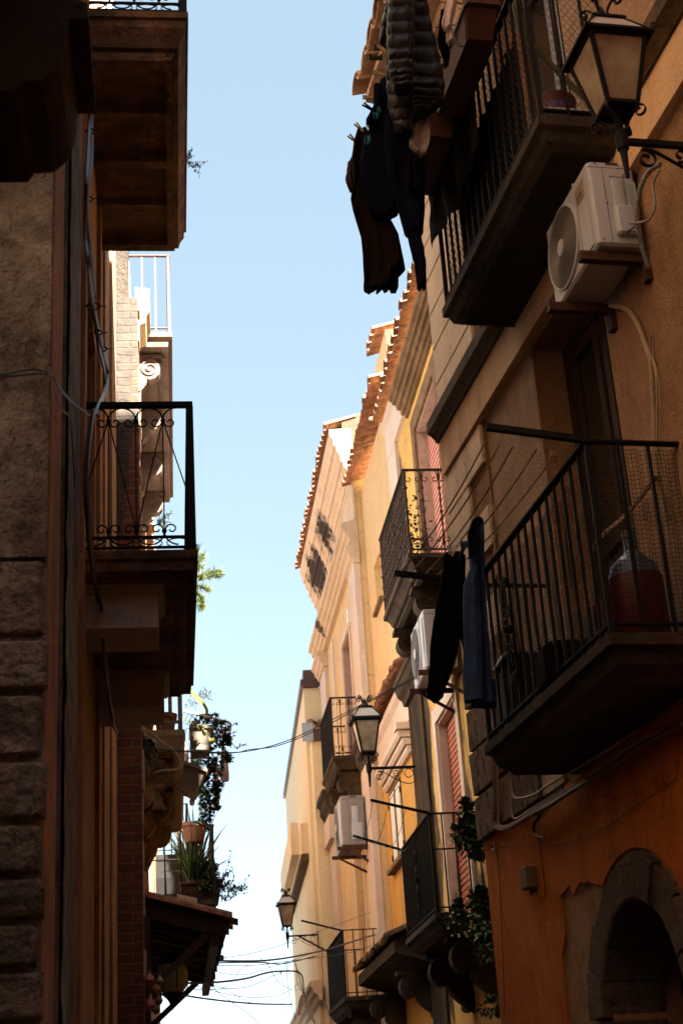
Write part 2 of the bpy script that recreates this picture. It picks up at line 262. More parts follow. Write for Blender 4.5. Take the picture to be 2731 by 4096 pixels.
# ------------------------------------------------------------------ mesh builder
class MB:
    def __init__(s): s.v = []; s.f = []
    def add(s, vs, fs):
        o = len(s.v); s.v += [V(p) for p in vs]; s.f += [tuple(i+o for i in f) for f in fs]
    def hexa(s, c):
        s.add(c, [(0, 3, 2, 1), (4, 5, 6, 7), (0, 1, 5, 4), (1, 2, 6, 5), (2, 3, 7, 6), (3, 0, 4, 7)]); return s
    def box(s, fr, s0, s1, n0, n1, z0, z1):
        return s.hexa([fr(s0, n0, z0), fr(s1, n0, z0), fr(s1, n1, z0), fr(s0, n1, z0), fr(s0, n0, z1), fr(s1, n0, z1), fr(s1, n1, z1), fr(s0, n1, z1)])
    def cbox(s, c, sx, sy, sz, rot=None):
        cs = []
        for z in (-1, 1):
            for x, y in ((-1, -1), (1, -1), (1, 1), (-1, 1)):
                p = V((x*sx/2, y*sy/2, z*sz/2))
                if rot: p = rot @ p
                cs.append(V(c)+p)
        return s.hexa(cs)
    def bbox(s, c, sx, sy, sz, b, rot=None, seg=2):
        """box with rounded vertical edges and eased top and bottom"""
        prof = []
        hx, hy = sx/2-b, sy/2-b
        for qx, qy, a0 in ((1, 1, 0), (-1, 1, 90), (-1, -1, 180), (1, -1, 270)):
            for k in range(seg+1):
                a = R_(a0+90*k/seg); prof.append((qx*hx+b*cos(a), qy*hy+b*sin(a)))
        rings = []
        for z, sh in ((-sz/2, b*.6), (-sz/2+b*.6, 0), (sz/2-b*.6, 0), (sz/2, b*.6)):
            rings.append([V((x*(1-sh/max(sx/2, 1e-6)), y*(1-sh/max(sy/2, 1e-6)), z)) for x, y in prof])
        vs = [(V(c)+(rot @ p if rot else p)) for r in rings for p in r]; n = len(prof); fs = []
        for j in range(3):
            for i in range(n): fs.append((j*n+i, j*n+(i+1) % n, (j+1)*n+(i+1) % n, (j+1)*n+i))
        fs.append(tuple(range(n-1, -1, -1))); fs.append(tuple(range(3*n, 4*n))); s.add(vs, fs); return s
    def tube(s, pts, r, sides=6, closed=False, caps=True, flat=None):
        pts = [V(p) for p in pts]; n = len(pts)
        if n < 2: return s
        rs = r if isinstance(r, (list, tuple)) else [r]*n
        tg = []
        for i in range(n):
            a = pts[i-1] if (i > 0 or closed) else pts[i]; b = pts[(i+1) % n] if (i < n-1 or closed) else pts[i]
            t = b-a; tg.append(t.normalized() if t.length > 1e-9 else V((0, 0, 1)))
        up = V((0, 0, 1)) if abs(tg[0].z) < .9 else V((1, 0, 0))
        u = tg[0].cross(up).normalized(); vs = []; fs = []
        for i in range(n):
            u = (u-tg[i]*u.dot(tg[i]))
            u = u.normalized() if u.length > 1e-6 else tg[i].orthogonal().normalized()
            w_ = tg[i].cross(u)
            for k in range(sides):
                a = 2*pi*(k+.5)/sides
                if flat: vs.append(pts[i]+u*cos(a)*flat[0]*1.414/2+w_*sin(a)*flat[1]*1.414/2)
                else: vs.append(pts[i]+(u*cos(a)+w_*sin(a))*rs[i])
        m_ = n if closed else n-1
        for i in range(m_):
            j = (i+1) % n
            for k in range(sides): fs.append((i*sides+k, i*sides+(k+1) % sides, j*sides+(k+1) % sides, j*sides+k))
        if caps and not closed: fs.append(tuple(range(sides-1, -1, -1))); fs.append(tuple((n-1)*sides+k for k in range(sides)))
        s.add(vs, fs); return s
    def rings(s, rings, cap=True, closed=False):
        n = len(rings[0]); vs = [p for r in rings for p in r]; fs = []
        for j in range(len(rings)-1 + (1 if closed else 0)):
            j2 = (j+1) % len(rings)
            for i in range(n): fs.append((j*n+i, j*n+(i+1) % n, j2*n+(i+1) % n, j2*n+i))
        if cap and not closed: fs.append(tuple(range(n-1, -1, -1))); fs.append(tuple((len(rings)-1)*n+i for i in range(n)))
        s.add(vs, fs); return s
    def lathe(s, c, prof, seg=16, rot=None, sc=(1, 1)):
        return s.rings([[V(c)+((rot @ V((r*cos(2*pi*k/seg)*sc[0], r*sin(2*pi*k/seg)*sc[1], z))) if rot else V((r*cos(2*pi*k/seg)*sc[0], r*sin(2*pi*k/seg)*sc[1], z))) for k in range(seg)] for r, z in prof])
    def sweep(s, path, prof, cap=True):
        """path: plan points (x,y); prof: (outward, z) closed outline; outward is to the path's right"""
        P = [V((p[0], p[1])) for p in path]; ring = []
        for i, p in enumerate(P):
            d0 = (P[i]-P[i-1]).normalized() if i > 0 else None; d1 = (P[i+1]-P[i]).normalized() if i < len(P)-1 else None
            n0 = V((d0.y, -d0.x)) if d0 else None; n1 = V((d1.y, -d1.x)) if d1 else None
            if n0 is None: m_ = n1
            elif n1 is None: m_ = n0
            else: m_ = (n0+n1)/(1+n0.dot(n1))
            ring.append([V((p.x+m_.x*o, p.y+m_.y*o, z)) for o, z in prof])
        return s.rings(ring, cap)
    def prism(s, pts2, f0, f1):
        """pts2 outline; f0/f1 map a 2D point to the two faces"""
        n = len(pts2); s.add([f0(p) for p in pts2]+[f1(p) for p in pts2],
            [tuple(range(n-1, -1, -1)), tuple(range(n, 2*n))]+[(i, (i+1) % n, (i+1) % n+n, i+n) for i in range(n)]); return s
    def grid(s, fn, nu, nv):
        vs = [fn(i/nu, j/nv) for j in range(nv+1) for i in range(nu+1)]
        s.add(vs, [(j*(nu+1)+i, j*(nu+1)+i+1, (j+1)*(nu+1)+i+1, (j+1)*(nu+1)+i) for j in range(nv) for i in range(nu)]); return s
    def build(s, name, mat, parent=None, smooth=False, root=None):
        base = V((0, 0, 0)); q = parent
        while q is not None: base = base+q.location; q = q.parent
        me = bpy.data.meshes.new(name); me.from_pydata([tuple(p-base) for p in s.v], [], s.f)
        me.materials.append(K[mat] if isinstance(mat, str) else mat)
        import bmesh
        bm = bmesh.new(); bm.from_mesh(me); bmesh.ops.recalc_face_normals(bm, faces=bm.faces); bm.to_mesh(me); bm.free()
        if smooth:
            me.polygons.foreach_set('use_smooth', [True]*len(me.polygons))
            try: me.set_sharp_from_angle(angle=R_(38))
            except Exception: pass
        o = bpy.data.objects.new(name, me); COL.objects.link(o)
        if parent is not None: o.parent = parent
        return o
def tag(o, label=None, cat=None, group=None, kind=None):
    if label: o['label'] = label
    if cat: o['category'] = cat
    if group: o['group'] = group
    if kind: o['kind'] = kind
    return o
def thing(name, label, cat, loc, group=None, rz=0):
    o = bpy.data.objects.new(name, None); COL.objects.link(o); o.empty_display_size = .1
    o.location = loc; o.rotation_euler = (0, 0, rz); return tag(o, label, cat, group)
def copytree(o, parent=None):
    c = o.copy(); COL.objects.link(c)
    if parent is not None: c.parent = parent
    for ch in list(o.children): copytree(ch, c)
    return c
def solo(mb, name, mat, label, cat, group=None, smooth=False):
    """a thing that is one mesh, its origin at its base"""
    lo = min(mb.v, key=lambda p: p.z).copy()
    mb.v = [p-lo for p in mb.v]; o = mb.build(name, mat, None, smooth); o.location = lo
    return tag(o, label, cat, group)
def spline(pts, n=8):
    pts = [V(p) for p in pts]
    if len(pts) < 3: return pts
    out = []
    for i in range(len(pts)-1):
        p0 = pts[max(i-1, 0)]; p1 = pts[i]; p2 = pts[i+1]; p3 = pts[min(i+2, len(pts)-1)]
        for k in range(n):
            t = k/n; out.append(.5*((2*p1)+(p2-p0)*t+(2*p0-5*p1+4*p2-p3)*t*t+(3*p1-p0-3*p2+p3)*t*t*t))
    out.append(pts[-1]); return out
def sag(a, b, d, n=14): a = V(a); b = V(b); return [a.lerp(b, i/n)-V((0, 0, d*4*(i/n)*(1-i/n))) for i in range(n+1)]
def scroll(c, u, v_, r0, r1, turns, a0, n=26, sgn=1):
    """spiral from radius r0 (at angle a0) curling in to r1"""
    out = []
    for i in range(n+1):
        t = i/n; a = a0+sgn*turns*2*pi*t; r = r0+(r1-r0)*t; out.append(V(c)+V(u)*r*cos(a)+V(v_)*r*sin(a))
    return out

# ------------------------------------------------------------------ walls
def wall(fr, s0, s1, z0, z1, ops=(), depth=.3, back=5., end_s0=True, end_s1=True):
    """front face at n=0 with recessed openings (s0,s1,z0,z1[,depth]), plain sides, top and back"""
    mb = MB(); S = sorted({s0, s1, *[o[0] for o in ops], *[o[1] for o in ops]}); Z = sorted({z0, z1, *[o[2] for o in ops], *[o[3] for o in ops]})
    def inside(a, b):
        for o in ops:
            if o[0] < a < o[1] and o[2] < b < o[3]: return True
        return False
    for i in range(len(S)-1):
        for j in range(len(Z)-1):
            if inside((S[i]+S[i+1])/2, (Z[j]+Z[j+1])/2): continue
            mb.add([fr(S[i], 0, Z[j]), fr(S[i+1], 0, Z[j]), fr(S[i+1], 0, Z[j+1]), fr(S[i], 0, Z[j+1])], [(0, 1, 2, 3)])
    for o in ops:
        a, b, c, d = o[:4]; dp = o[4] if len(o) > 4 else depth
        q = [(a, c), (b, c), (b, d), (a, d)]
        for k in range(4):
            p, r = q[k], q[(k+1) % 4]
            mb.add([fr(p[0], 0, p[1]), fr(r[0], 0, r[1]), fr(r[0], -dp, r[1]), fr(p[0], -dp, p[1])], [(0, 1, 2, 3)])
        mb.add([fr(a, -dp, c), fr(b, -dp, c), fr(b, -dp, d), fr(a, -dp, d)], [(0, 1, 2, 3)])
    for (a, b) in (((s0, z0), (s0, z1)), ((s1, z0), (s1, z1)), ((s0, z1), (s1, z1))):
        mb.add([fr(a[0], 0, a[1]), fr(b[0], 0, b[1]), fr(b[0], -back, b[1]), fr(a[0], -back, a[1])], [(0, 1, 2, 3)])
    mb.add([fr(s0, -back, z0), fr(s1, -back, z0), fr(s1, -back, z1), fr(s0, -back, z1)], [(0, 1, 2, 3)])
    return mb
def eave(fr, s0, s1, z, n_out, pitch=.2, r=.088, length=.55, slope=.3, jit=.012, n_in=None):
    """row of clay barrel tiles whose open ends overhang the wall"""
    mb = MB(); k = int((s1-s0)/pitch); rnd = random.Random(int(z*97+s0*13))
    for i in range(k+1):
        s = s0+i*(s1-s0)/max(k, 1)
        for conv in (1, 0):
            ss = s+(0 if conv else pitch/2)
            if ss > s1+.02: continue
            dn = rnd.uniform(-jit, jit)*2; dz = rnd.uniform(-jit, jit)*.6; rr = r*rnd.uniform(.93, 1.05)
            outer = []; inner = []
            for e, (n, zz) in enumerate(((n_out+dn-(0 if conv else .03), z+dz), (n_out-length, z+dz+length*slope))):
                ro = rr*(1 if e == 0 else .88); a_ = []
                for q in range(9):
                    a = pi*q/8
                    a_.append(fr(ss+ro*cos(a), n, zz+(ro*sin(a)*.85 if conv else -ro*sin(a)*.8+rr*.62)))
                b_ = []
                for q in range(9):
                    a = pi*q/8; r2 = ro-.014
                    b_.append(fr(ss+r2*cos(a), n, zz+(r2*sin(a)*.85 if conv else -r2*sin(a)*.8+rr*.62)))
                outer.append(a_+b_[::-1])
            mb.rings(outer)
    return mb
def profile_strip(fr, s0, s1, prof):
    """moulding run along the wall; prof = closed outline of (n, z)"""
    mb = MB(); mb.rings([[fr(s0, n, z) for n, z in prof], [fr(s1, n, z) for n, z in prof]]); return mb
def surround(fr, s0, s1, z0, z1, wd, n=.03, sill=False):
    mb = MB(); mb.box(fr, s0-wd, s0, 0, n, z0, z1+wd); mb.box(fr, s1, s1+wd, 0, n, z0, z1+wd); mb.box(fr, s0, s1, 0, n, z1, z1+wd); return mb

# ------------------------------------------------------------------ balconies
def slab_path(fr, s0, s1, d):
    # travel so that 'outward' lies to the path's right
    pts = [fr(s0, 0, 0), fr(s0, d, 0), fr(s1, d, 0), fr(s1, 0, 0)]
    a = (pts[1]-pts[0]).to_2d(); out = (fr(s0, 0, 0)-fr(s1, 0, 0)).to_2d()
    rt = V((a.y, -a.x))
    if rt.dot(out) < 0: pts = pts[::-1]
    return [(p.x, p.y) for p in pts]
def slab(fr, s0, s1, d, zt, steps=((0, .0), (.0, -.05), (-.025, -.06), (-.03, -.10), (-.08, -.17), (-.10, -.19), (-.10, -.22)), inset=.10):
    """moulded balcony slab, its top at zt; the outermost edge at depth d"""
    prof = [(o, zt+z) for o, z in steps]
    zb = prof[-1][1]; io = prof[-1][0]-.02
    prof += [(io, zb), (io, zt)]
    mb = MB(); mb.sweep(slab_path(fr, s0, s1, d), prof, cap=False)
    e = -io
    mb.box(fr, s0+e-.004, s1-e+.004, -.02, d-e+.004, zb+.012, zt-.004)
    return mb
def corbel(fr, s0, s1, z_top, length, h, scr=True):
    """scrolled stone bracket carrying a slab"""
    mb = MB(); pr = []
    pr += [(0, 0), (length, 0), (length, -.05)]
    for k in range(9):
        a = R_(90-k*30); pr.append((length-.02-h*.22+h*.22*cos(a)*.95, -.05-h*.24+h*.24*sin(a)))
    for k in range(1, 7):
        t = k/7; pr.append(((length-.1)*(1-t)*.72+.05*t+h*.08*sin(pi*t), -.05-h*.42-(h*.42)*t))
    for k in range(7):
        a = R_(60-k*35); pr.append((.055+h*.10*cos(a), -h*.90+h*.09*sin(a)))
    pr.append((0, -h))
    mb.prism(pr, lambda p: fr(s0, p[0], z_top+p[1]), lambda p: fr(s1, p[0], z_top+p[1]))
    if scr:
        for s in (s0-.008, s1+.008):
            for cx, cz, rr in ((length-.02-h*.22, z_top-.05-h*.24, h*.19), (.07, z_top-h*.9, h*.09)):
                c = fr(s, cx, cz); mb.tube(scroll(c, fr.n, V((0, 0, 1)), rr, rr*.2, 1.6, R_(80), 22), .010, 4)
    return mb
def c_scroll_row(mb, P, w_, zc, r, rb, n, up=1, ball=.014):
    """P(t,z): rail plane; n C-shaped scrolls hung under a rail, curls at their ends"""
    for i in range(n):
        t0 = w_*(i+.5)/n
        c = P(t0, zc); u = (P(t0+1, zc)-c); v_ = V((0, 0, 1))
        half = w_/n/2*.92
        arc = [c+u*(half*.96*cos(a))+v_*(up*half*.9*sin(a)) for a in [R_(-20+220*k/16) for k in range(17)]]
        mb.tube(arc, rb, 4)
        for sg in (-1, 1):
            e = c+u*(sg*half*.58)-v_*(up*half*.42)
            mb.tube(scroll(e, u*sg, v_*up, half*.42, half*.16, .9, R_(20), 14, -1), rb, 4)
            mb.lathe(c+u*(sg*half), [(0, -ball), (ball*.9, -ball*.4), (ball*.9, ball*.4), (0, ball)], 6)
def railing(fr, s0, s1, d, zt, h, parent, mat, endn=0, *,  spacing=.11, bar=.014, twist=False, scrolls=0, ends=(True, True), handrail=(.045, .012), mid=None, low=.07, cast=False, rosette=None, inset=.03):
    """handrail, lower rail and separate balusters round three sides; all sub-parts of the balcony"""
    z0 = zt; z1 = zt+h; a0, a1, dd = s0+inset, s1-inset, d-inset
    hr = MB(); hw, ht = handrail
    hr.box(fr, a0-hw/2, a1+hw/2, dd-hw/2, dd+hw/2, z1-ht, z1)
    for e, s in ((ends[0], a0), (ends[1], a1)):
        if e: hr.box(fr, s-hw/2, s+hw/2, 0, dd-hw/2, z1-ht, z1)
    hr.build('handrail', mat, parent)
    lr = MB(); lr.box(fr, a0-.012, a1+.012, dd-.012, dd+.012, z0+low-.006, z0+low+.006)
    for e, s in ((ends[0], a0), (ends[1], a1)):
        if e: lr.box(fr, s-.012, s+.012, 0, dd-.012, z0+low-.006, z0+low+.006)
    lr.build('bottom_rail', mat, parent)
    def one(p, thick=1.):
        b = MB(); x, y = p.x, p.y; r = bar/2*thick
        pts = [V((x, y, z0+.002)), V((x, y, z1-ht-.001))]
        b.tube(pts, r*1.414, 4)
        if cast:
            for zz in (.22, .5, .78): b.lathe((x, y, z0+h*zz), [(r*1.2, -.02), (r*2.2, -.008), (r*2.2, .008), (r*1.2, .02)], 6)
            if cast == 2:
                for zz in (.36, .64): b.lathe((x, y, z0+h*zz), [(r*1.2, -.03), (r*1.8, 0), (r*1.2, .03)], 6)
        b.build('baluster', mat, parent)
    n = max(2, round((a1-a0)/spacing))
    for i in range(n+1): one(fr(a0+(a1-a0)*i/n, dd, 0), 1.6 if i in (0, n) else 1)
    ne = endn or (max(2, round(dd/spacing/1.15)) if not scrolls else scrolls)
    for e, s in ((ends[0], a0), (ends[1], a1)):
        if e:
            for i in range(0 if not e else 1, ne): one(fr(s, dd*i/ne, 0))
    if scrolls:
        for e, s in ((ends[0], a0), (ends[1], a1)):
            if not e: continue
            Pf = lambda t, z, s=s: fr(s, t, z)
            sb = MB(); c_scroll_row(sb, Pf, dd, z1-.075, .05, .006, scrolls); sb.build('scroll_band', mat, parent)
            sb = MB(); c_scroll_row(sb, Pf, dd, z0+low+.07, .05, .006, scrolls, -1); sb.build('scroll_band', mat, parent)
    if mid:
        b = MB(); b.box(fr, a0, a1, dd-.006, dd+.006, z0+mid-.006, z0+mid+.006)
        for e, s in ((ends[0], a0), (ends[1], a1)):
            if e: b.box(fr, s-.006, s+.006, 0, dd-.006, z0+mid-.006, z0+mid+.006)
        b.build('middle_rail', mat, parent)
    if rosette:
        b = MB()
        for s in rosette:
            c = fr(s, dd+.02, z0+h*.5)
            for sz in (1, -1):
                for ss in (1, -1):
                    b.tube(scroll(c+V((0, 0, sz*.1))+fr.d*ss*.035, fr.d*ss, V((0, 0, sz)), .035, .010, 1.3, R_(200), 18), .007, 4)
                    b.tube(scroll(c+V((0, 0, sz*.26))+fr.d*ss*.03, fr.d*ss, V((0, 0, -sz)), .03, .008, 1.3, R_(200), 18), .007, 4)
            b.lathe(c, [(0, -.03), (.03, -.01), (.03, .01), (0, .03)], 8); b.tube([c-V((0, 0, .3)), c+V((0, 0, .3))], .005, 4)
        b.build('rosette', mat, parent)
def net_square(mb, P, nu, nv, r=.0016, seg=24, amp=.012, seed=1):
    rnd = random.Random(seed)
    def Q(u, v_):
        p, nn = P(u, v_); return p+nn*(amp*mnoise.noise(V((u*9+seed, v_*3, seed*.7)))+amp*.8*sin(u*40+sin(v_*4+seed)))
    for i in range(nu+1): mb.tube([Q(i/nu, k/seg) for k in range(seg+1)], r, 3, caps=False)
    for j in range(nv+1): mb.tube([Q(k/(seg*2), j/nv) for k in range(seg*2+1)], r, 3, caps=False)
def net_hex(mb, P, nu, nv, r=.002, amp=.006):
    """twisted hexagonal wire: vertical zig-zag strands"""
    for i in range(nu+1):
        pts = []
        for j in range(nv*2+1):
            k = (j//2+i) % 2; off = .32 if ((j+1)//2+i) % 2 else -.32
            u = (i+off)/nu; v_ = j/(nv*2); u = min(max(u, 0), 1); p, nn = P(u, v_)
            pts.append(p+nn*amp*mnoise.noise(V((u*8, v_*5, 3))))
        mb.tube(pts, r, 3, caps=False)

# ================================================================== SETTING
g = MB(); g.add([V((-400, -200, 0)), V((400, -200, 0)), V((400, 900, 0)), V((-400, 900, 0))], [(0, 1, 2, 3)])
tag(g.build('ground', 'ground'), kind='structure')
g = MB(); g.add([V((-.7, -8, .004)), V((4, -8, .004)), V((4, 60, .004)), V((-.7, 60, .004))], [(0, 1, 2, 3)])
tag(g.build('road', 'ground'), kind='structure')

# ================================================================== unseen house added behind the viewer to block fill light
BK = Fr((-6, -9), (1, 0), -1)
H0 = thing('light_block_house', 'plain brown house added behind the viewer to block light', 'house', V((1, -9, 0)))
wall(BK, 0, 14, 0, 16, [(6.2, 7.3, 3.5, 5.6, .3), (6.2, 7.3, 7.2, 9.3, .3)], back=5).build('wall', 'slab', H0)

# ================================================================== NEAR RIGHT HOUSE
def sAt(px, py, n=0, fr=None): return (fr or W1).at(px, py, n)
def scroll_mat(): return 'iron'
H1 = thing('tan_house', 'rough tan rendered house at the right with two netted balconies over a deep orange base', 'house', W1(5, 0, 0))
ARC = (7.52, 2.12, .52, .72)   # centre s, spring z, inner and outer radius
ops = [(6.88, 8.02, 3.62, 6.07, .32), (6.88, 8.02, 6.44, 8.75, .32), (ARC[0]-ARC[2]-.001, ARC[0]+ARC[2]+.001, 0, ARC[1]+ARC[2]+.001, .45)]
wall(W1, -12, 9.99, 0, 9.55, ops).build('wall', 'rough_tan', H1)
wall(W1, -12, 6.4, 9.56, 15.6, (), back=1.4).build('upper_wall', 'rough_tan', H1)  # unseen tall block added to keep the sun off the left balconies
wall(W1, 6.41, 8.6, 9.56, 13.2, (), back=1.4).build('upper_wall', 'rough_tan', H1)  # unseen lower block added to shade the brick pier
# deep orange limewash on the ground floor, with the old render chipped away beside the arch
c0 = ARC[0]
ob = MB(); Z1 = 3.40
peel = [(c0+.60, 0), (8.52, 0), (8.60, .6), (8.66, 1.2), (8.63, 1.75), (8.72, 2.25), (8.69, 2.5), (8.58, 2.62), (8.60, 2.83), (8.50, 2.86), (8.45, 2.72), (8.28, 2.78), (8.1, 2.70), (c0+.60, 2.62)]
cuts = sorted({p[1] for p in peel[1:-1]})
def peel_s(z):
    best = None
    pp = peel[1:9]
    for i in range(len(pp)-1):
        if pp[i][1] <= z <= pp[i+1][1]: return pp[i][0]+(pp[i+1][0]-pp[i][0])*(z-pp[i][1])/max(pp[i+1][1]-pp[i][1], 1e-6)
    return 8.55
top = lambda s: 3.40+.05*mnoise.noise(V((s*2.3, 0, 1)))+.02*mnoise.noise(V((s*11, 4, 1)))+(.0 if s > 9.3 else -.0)
rows = 60
pts = [(9.985, 0)]+[(peel_s(z)+.015*mnoise.noise(V((z*14, 2, 0))), z) for z in [i*2.84/40 for i in range(41)]][:0]
L_ = [(peel_s(2.83*i/44)+.03*mnoise.noise(V((2.83*i/44*9, 2, 0))), 2.83*i/44) for i in range(45)]
topline = [(9.985-(9.985-8.151)*i/30, top(9.985-(9.985-8.151)*i/30)) for i in range(31)]
outline = L_+[(8.44, 2.86), (8.38, 2.80), (8.26, 2.85), (8.151, 2.83)]+topline[::-1]+[(9.985, 0)]
ob.prism(outline, lambda p: W1(p[0], -.0, p[1]), lambda p: W1(p[0], .014, p[1]))
ar = [(c0+(ARC[3]+.05)*cos(R_(a)), ARC[1]+(ARC[3]+.05)*sin(R_(a))) for a in range(58, 181, 6)]
o2 = ar+[(c0-ARC[3]-.05, 0), (-7.9, 0), (-7.9, 3.45)]+[(-7.9+(8.15+7.9)*i/40, top(-7.9+(8.15+7.9)*i/40)) for i in range(1, 41)]+[(8.15, 2.84)]
ob.prism(o2, lambda p: W1(p[0], 0, p[1]), lambda p: W1(p[0], .014, p[1]))
ob.build('orange_base_render', 'orange_deep', H1)
# stone arch
am = MB(); ri, ro = ARC[2], ARC[3]
rv_ = random.Random(4); NV = 9
for k in range(NV):
    a0, a1 = 180*k/NV+.5, 180*(k+1)/NV-.5; pr_n = .045+rv_.uniform(-.006, .010); ro_k = ro+rv_.uniform(-.015, .03); rg = []
    for q in range(7):
        a = R_(180-(a0+(a1-a0)*q/6)); j_ = .006*mnoise.noise(V((q*.9, k*3.1, 0)))
        rg.append([W1(c0+r*cos(a), n, ARC[1]+r*sin(a)) for r, n in ((ri+j_, -.3), (ri+j_, pr_n-.008), (ri+.012+j_, pr_n), (ro_k-.012+j_*2, pr_n+j_), (ro_k+j_*2, pr_n-.010), (ro_k, -.02))])
    am.rings(rg)
for sg in (-1, 1):
    z = 0
    for hgt in (.75, .62, .74):
        wd = ro if hgt != .62 else ro+.08
        a, b = sorted((c0+sg*ri, c0+sg*wd)); am.box(W1, a, b, -.3, .045, z, z+hgt-.008); z += hgt
am.build('stone_arch', K['arch'], H1)
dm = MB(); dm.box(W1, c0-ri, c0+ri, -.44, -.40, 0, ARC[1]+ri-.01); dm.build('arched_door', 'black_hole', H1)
# smooth band under the string course, and the string course itself
bm_ = MB(); prof = [(0, 6.10), (.055, 6.10), (.055, 6.38), (0, 6.38)]
bm_.rings([[W1(s, n, z) for n, z in prof] for s in (-7.9, 9.99)]); bm_.build('smooth_band', 'band', H1)
sm = MB(); prof = [(0, 6.38), (.075, 6.38), (.08, 6.40), (.105, 6.43), (.135, 6.45), (.135, 6.54), (0, 6.56)]
sm.rings([[W1(s, n, z) for n, z in prof] for s in [-7.9]+[6.21-.0]]); sm.rings([[W1(s, n, z) for n, z in prof] for s in (8.24, 10.02)])
sm.build('string_course', 'moulding', H1)
# corner blocks: smooth rendered ones above, raw pitted stones below
def quoins(z0, z1, h, longs, shorts, mat, name, gap=.022, n=.035, off=0, rough=0):
    mb = MB(); z = z0; i = off
    while z < z1-.02:
        L = longs if i % 2 == 0 else shorts; zt = min(z+h-gap, z1)
        if rough:
            cs = []
            for (s, q) in ((9.99-L, z), (10.0, z), (10.0, zt), (9.99-L, zt)):
                cs.append((s+random.uniform(-.03, .03)*(s < 9.9), q+random.uniform(-.004, .004)))
            mb.add([W1(s, 0, q) for s, q in cs]+[W1(s, n+random.uniform(-.004, .008), q) for s, q in cs], [(0, 3, 2, 1), (4, 5, 6, 7), (0, 1, 5, 4), (1, 2, 6, 5), (2, 3, 7, 6), (3, 0, 4, 7)])
        else:
            mb.box(W1, 9.99-L, 10.0, 0, n, z, zt)
            if i % 2 == 0 or True: pass
        z += h; i += 1
    return mb.build(name, mat, H1)
gb = MB(); gb.box(W1, 9.05, 9.995, 0, .012, 4.6, 6.10); gb.box(W1, 8.6, 9.995, 0, .012, 6.56, 9.2); gb.build('groove_bed', 'groove', H1)
quoins(4.60, 6.095, .30, .90, .52, 'quoin', 'corner_block_course')
quoins(6.565, 9.15, .302, .95, 1.32, 'quoin', 'upper_corner_block_course')
quoins(3.42, 4.58, .30, 1.30, .95, 'roughstone', 'raw_corner_stone_course', gap=.03, n=.05, rough=1)
pp = MB(); o_ = [(8.5+.05*sin(i), 3.56+.06*i) for i in range(4)]
pp.box(W1, 8.30, 9.02, 0, .02, 3.42, 3.80); pp.build('smooth_patch', 'quoin', H1)
# eave with big scalloped old tiles on a moulded cornice
em = MB(); prof = [(0, 9.10), (.05, 9.10), (.06, 9.22), (.13, 9.25), (.14, 9.33), (.22, 9.36), (.24, 9.46), (.40, 9.49), (.40, 9.55), (0, 9.56)]
em.rings([[W1(s, n, z) for n, z in prof] for s in (3.2, 10.02)]); em.build('eave_cornice', 'tile_pale', H1)
eave(W1, 3.3, 9.95, 9.60, .50, .29, .14, .6, .25).build('eave_tiles', 'tile_pale', H1, True)
# tall terrace door on the lower balcony: reveal, frame, one leaf ajar
dr = MB(); s0, s1, z0, z1 = 6.88, 8.02, 3.62, 6.07
for a, b, c, d in ((s0, s0+.07, z0, z1), (s1-.07, s1, z0, z1), (s0+.07, s1-.07, z1-.08, z1)): dr.box(W1, a, b, -.27, -.20, c, d)
dr.box(W1, s0+.07, s1-.07, -.27, -.21, z0, z0+.12); door = dr.build('door', 'wood', H1)
lf = MB()
def leaf(mb, s0, s1, z0, z1, n0, n1, st=.07):
    mb.box(W1, s0, s0+st, n0, n1, z0, z1); mb.box(W1, s1-st, s1, n0, n1, z0, z1)
    for c, d in ((z0, z0+.12), (z1-st, z1), (z0+.85, z0+.95)): mb.box(W1, s0+st, s1-st, n0, n1, c, d)
leaf(lf, 7.47, 7.93, 3.75, 5.97, -.245, -.20); leaf(lf, 6.97, 7.42, 3.75, 5.97, -.245, -.20); lf.build('leaf', 'wood', door)
gl = MB()
for a, b in ((7.54, 7.86), (7.04, 7.35)):
    gl.box(W1, a, b, -.228, -.222, 3.87, 4.60); gl.box(W1, a, b, -.228, -.222, 4.70, 5.90)
gl.build('pane', 'glass', door)
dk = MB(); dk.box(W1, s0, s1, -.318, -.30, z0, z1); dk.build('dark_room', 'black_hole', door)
dr = MB(); s0, s1, z0, z1 = 6.88, 8.02, 6.44, 8.75
for a, b, c, d in ((s0, s0+.07, z0, z1), (s1-.07, s1, z0, z1), (s0+.07, s1-.07, z1-.08, z1)): dr.box(W1, a, b, -.27, -.20, c, d)
leaf(dr, 7.47, 7.93, 6.5, 8.65, -.245, -.20); leaf(dr, 6.97, 7.42, 6.5, 8.65, -.245, -.20)
d2 = dr.build('door', 'wood', H1); gl = MB()
for a, b in ((7.54, 7.86), (7.04, 7.35)): gl.box(W1, a, b, -.228, -.222, 6.62, 8.58)
gl.build('pane', 'glass', d2); dk = MB(); dk.box(W1, s0, s1, -.318, -.30, z0, z1); dk.build('dark_room', 'black_hole', d2)

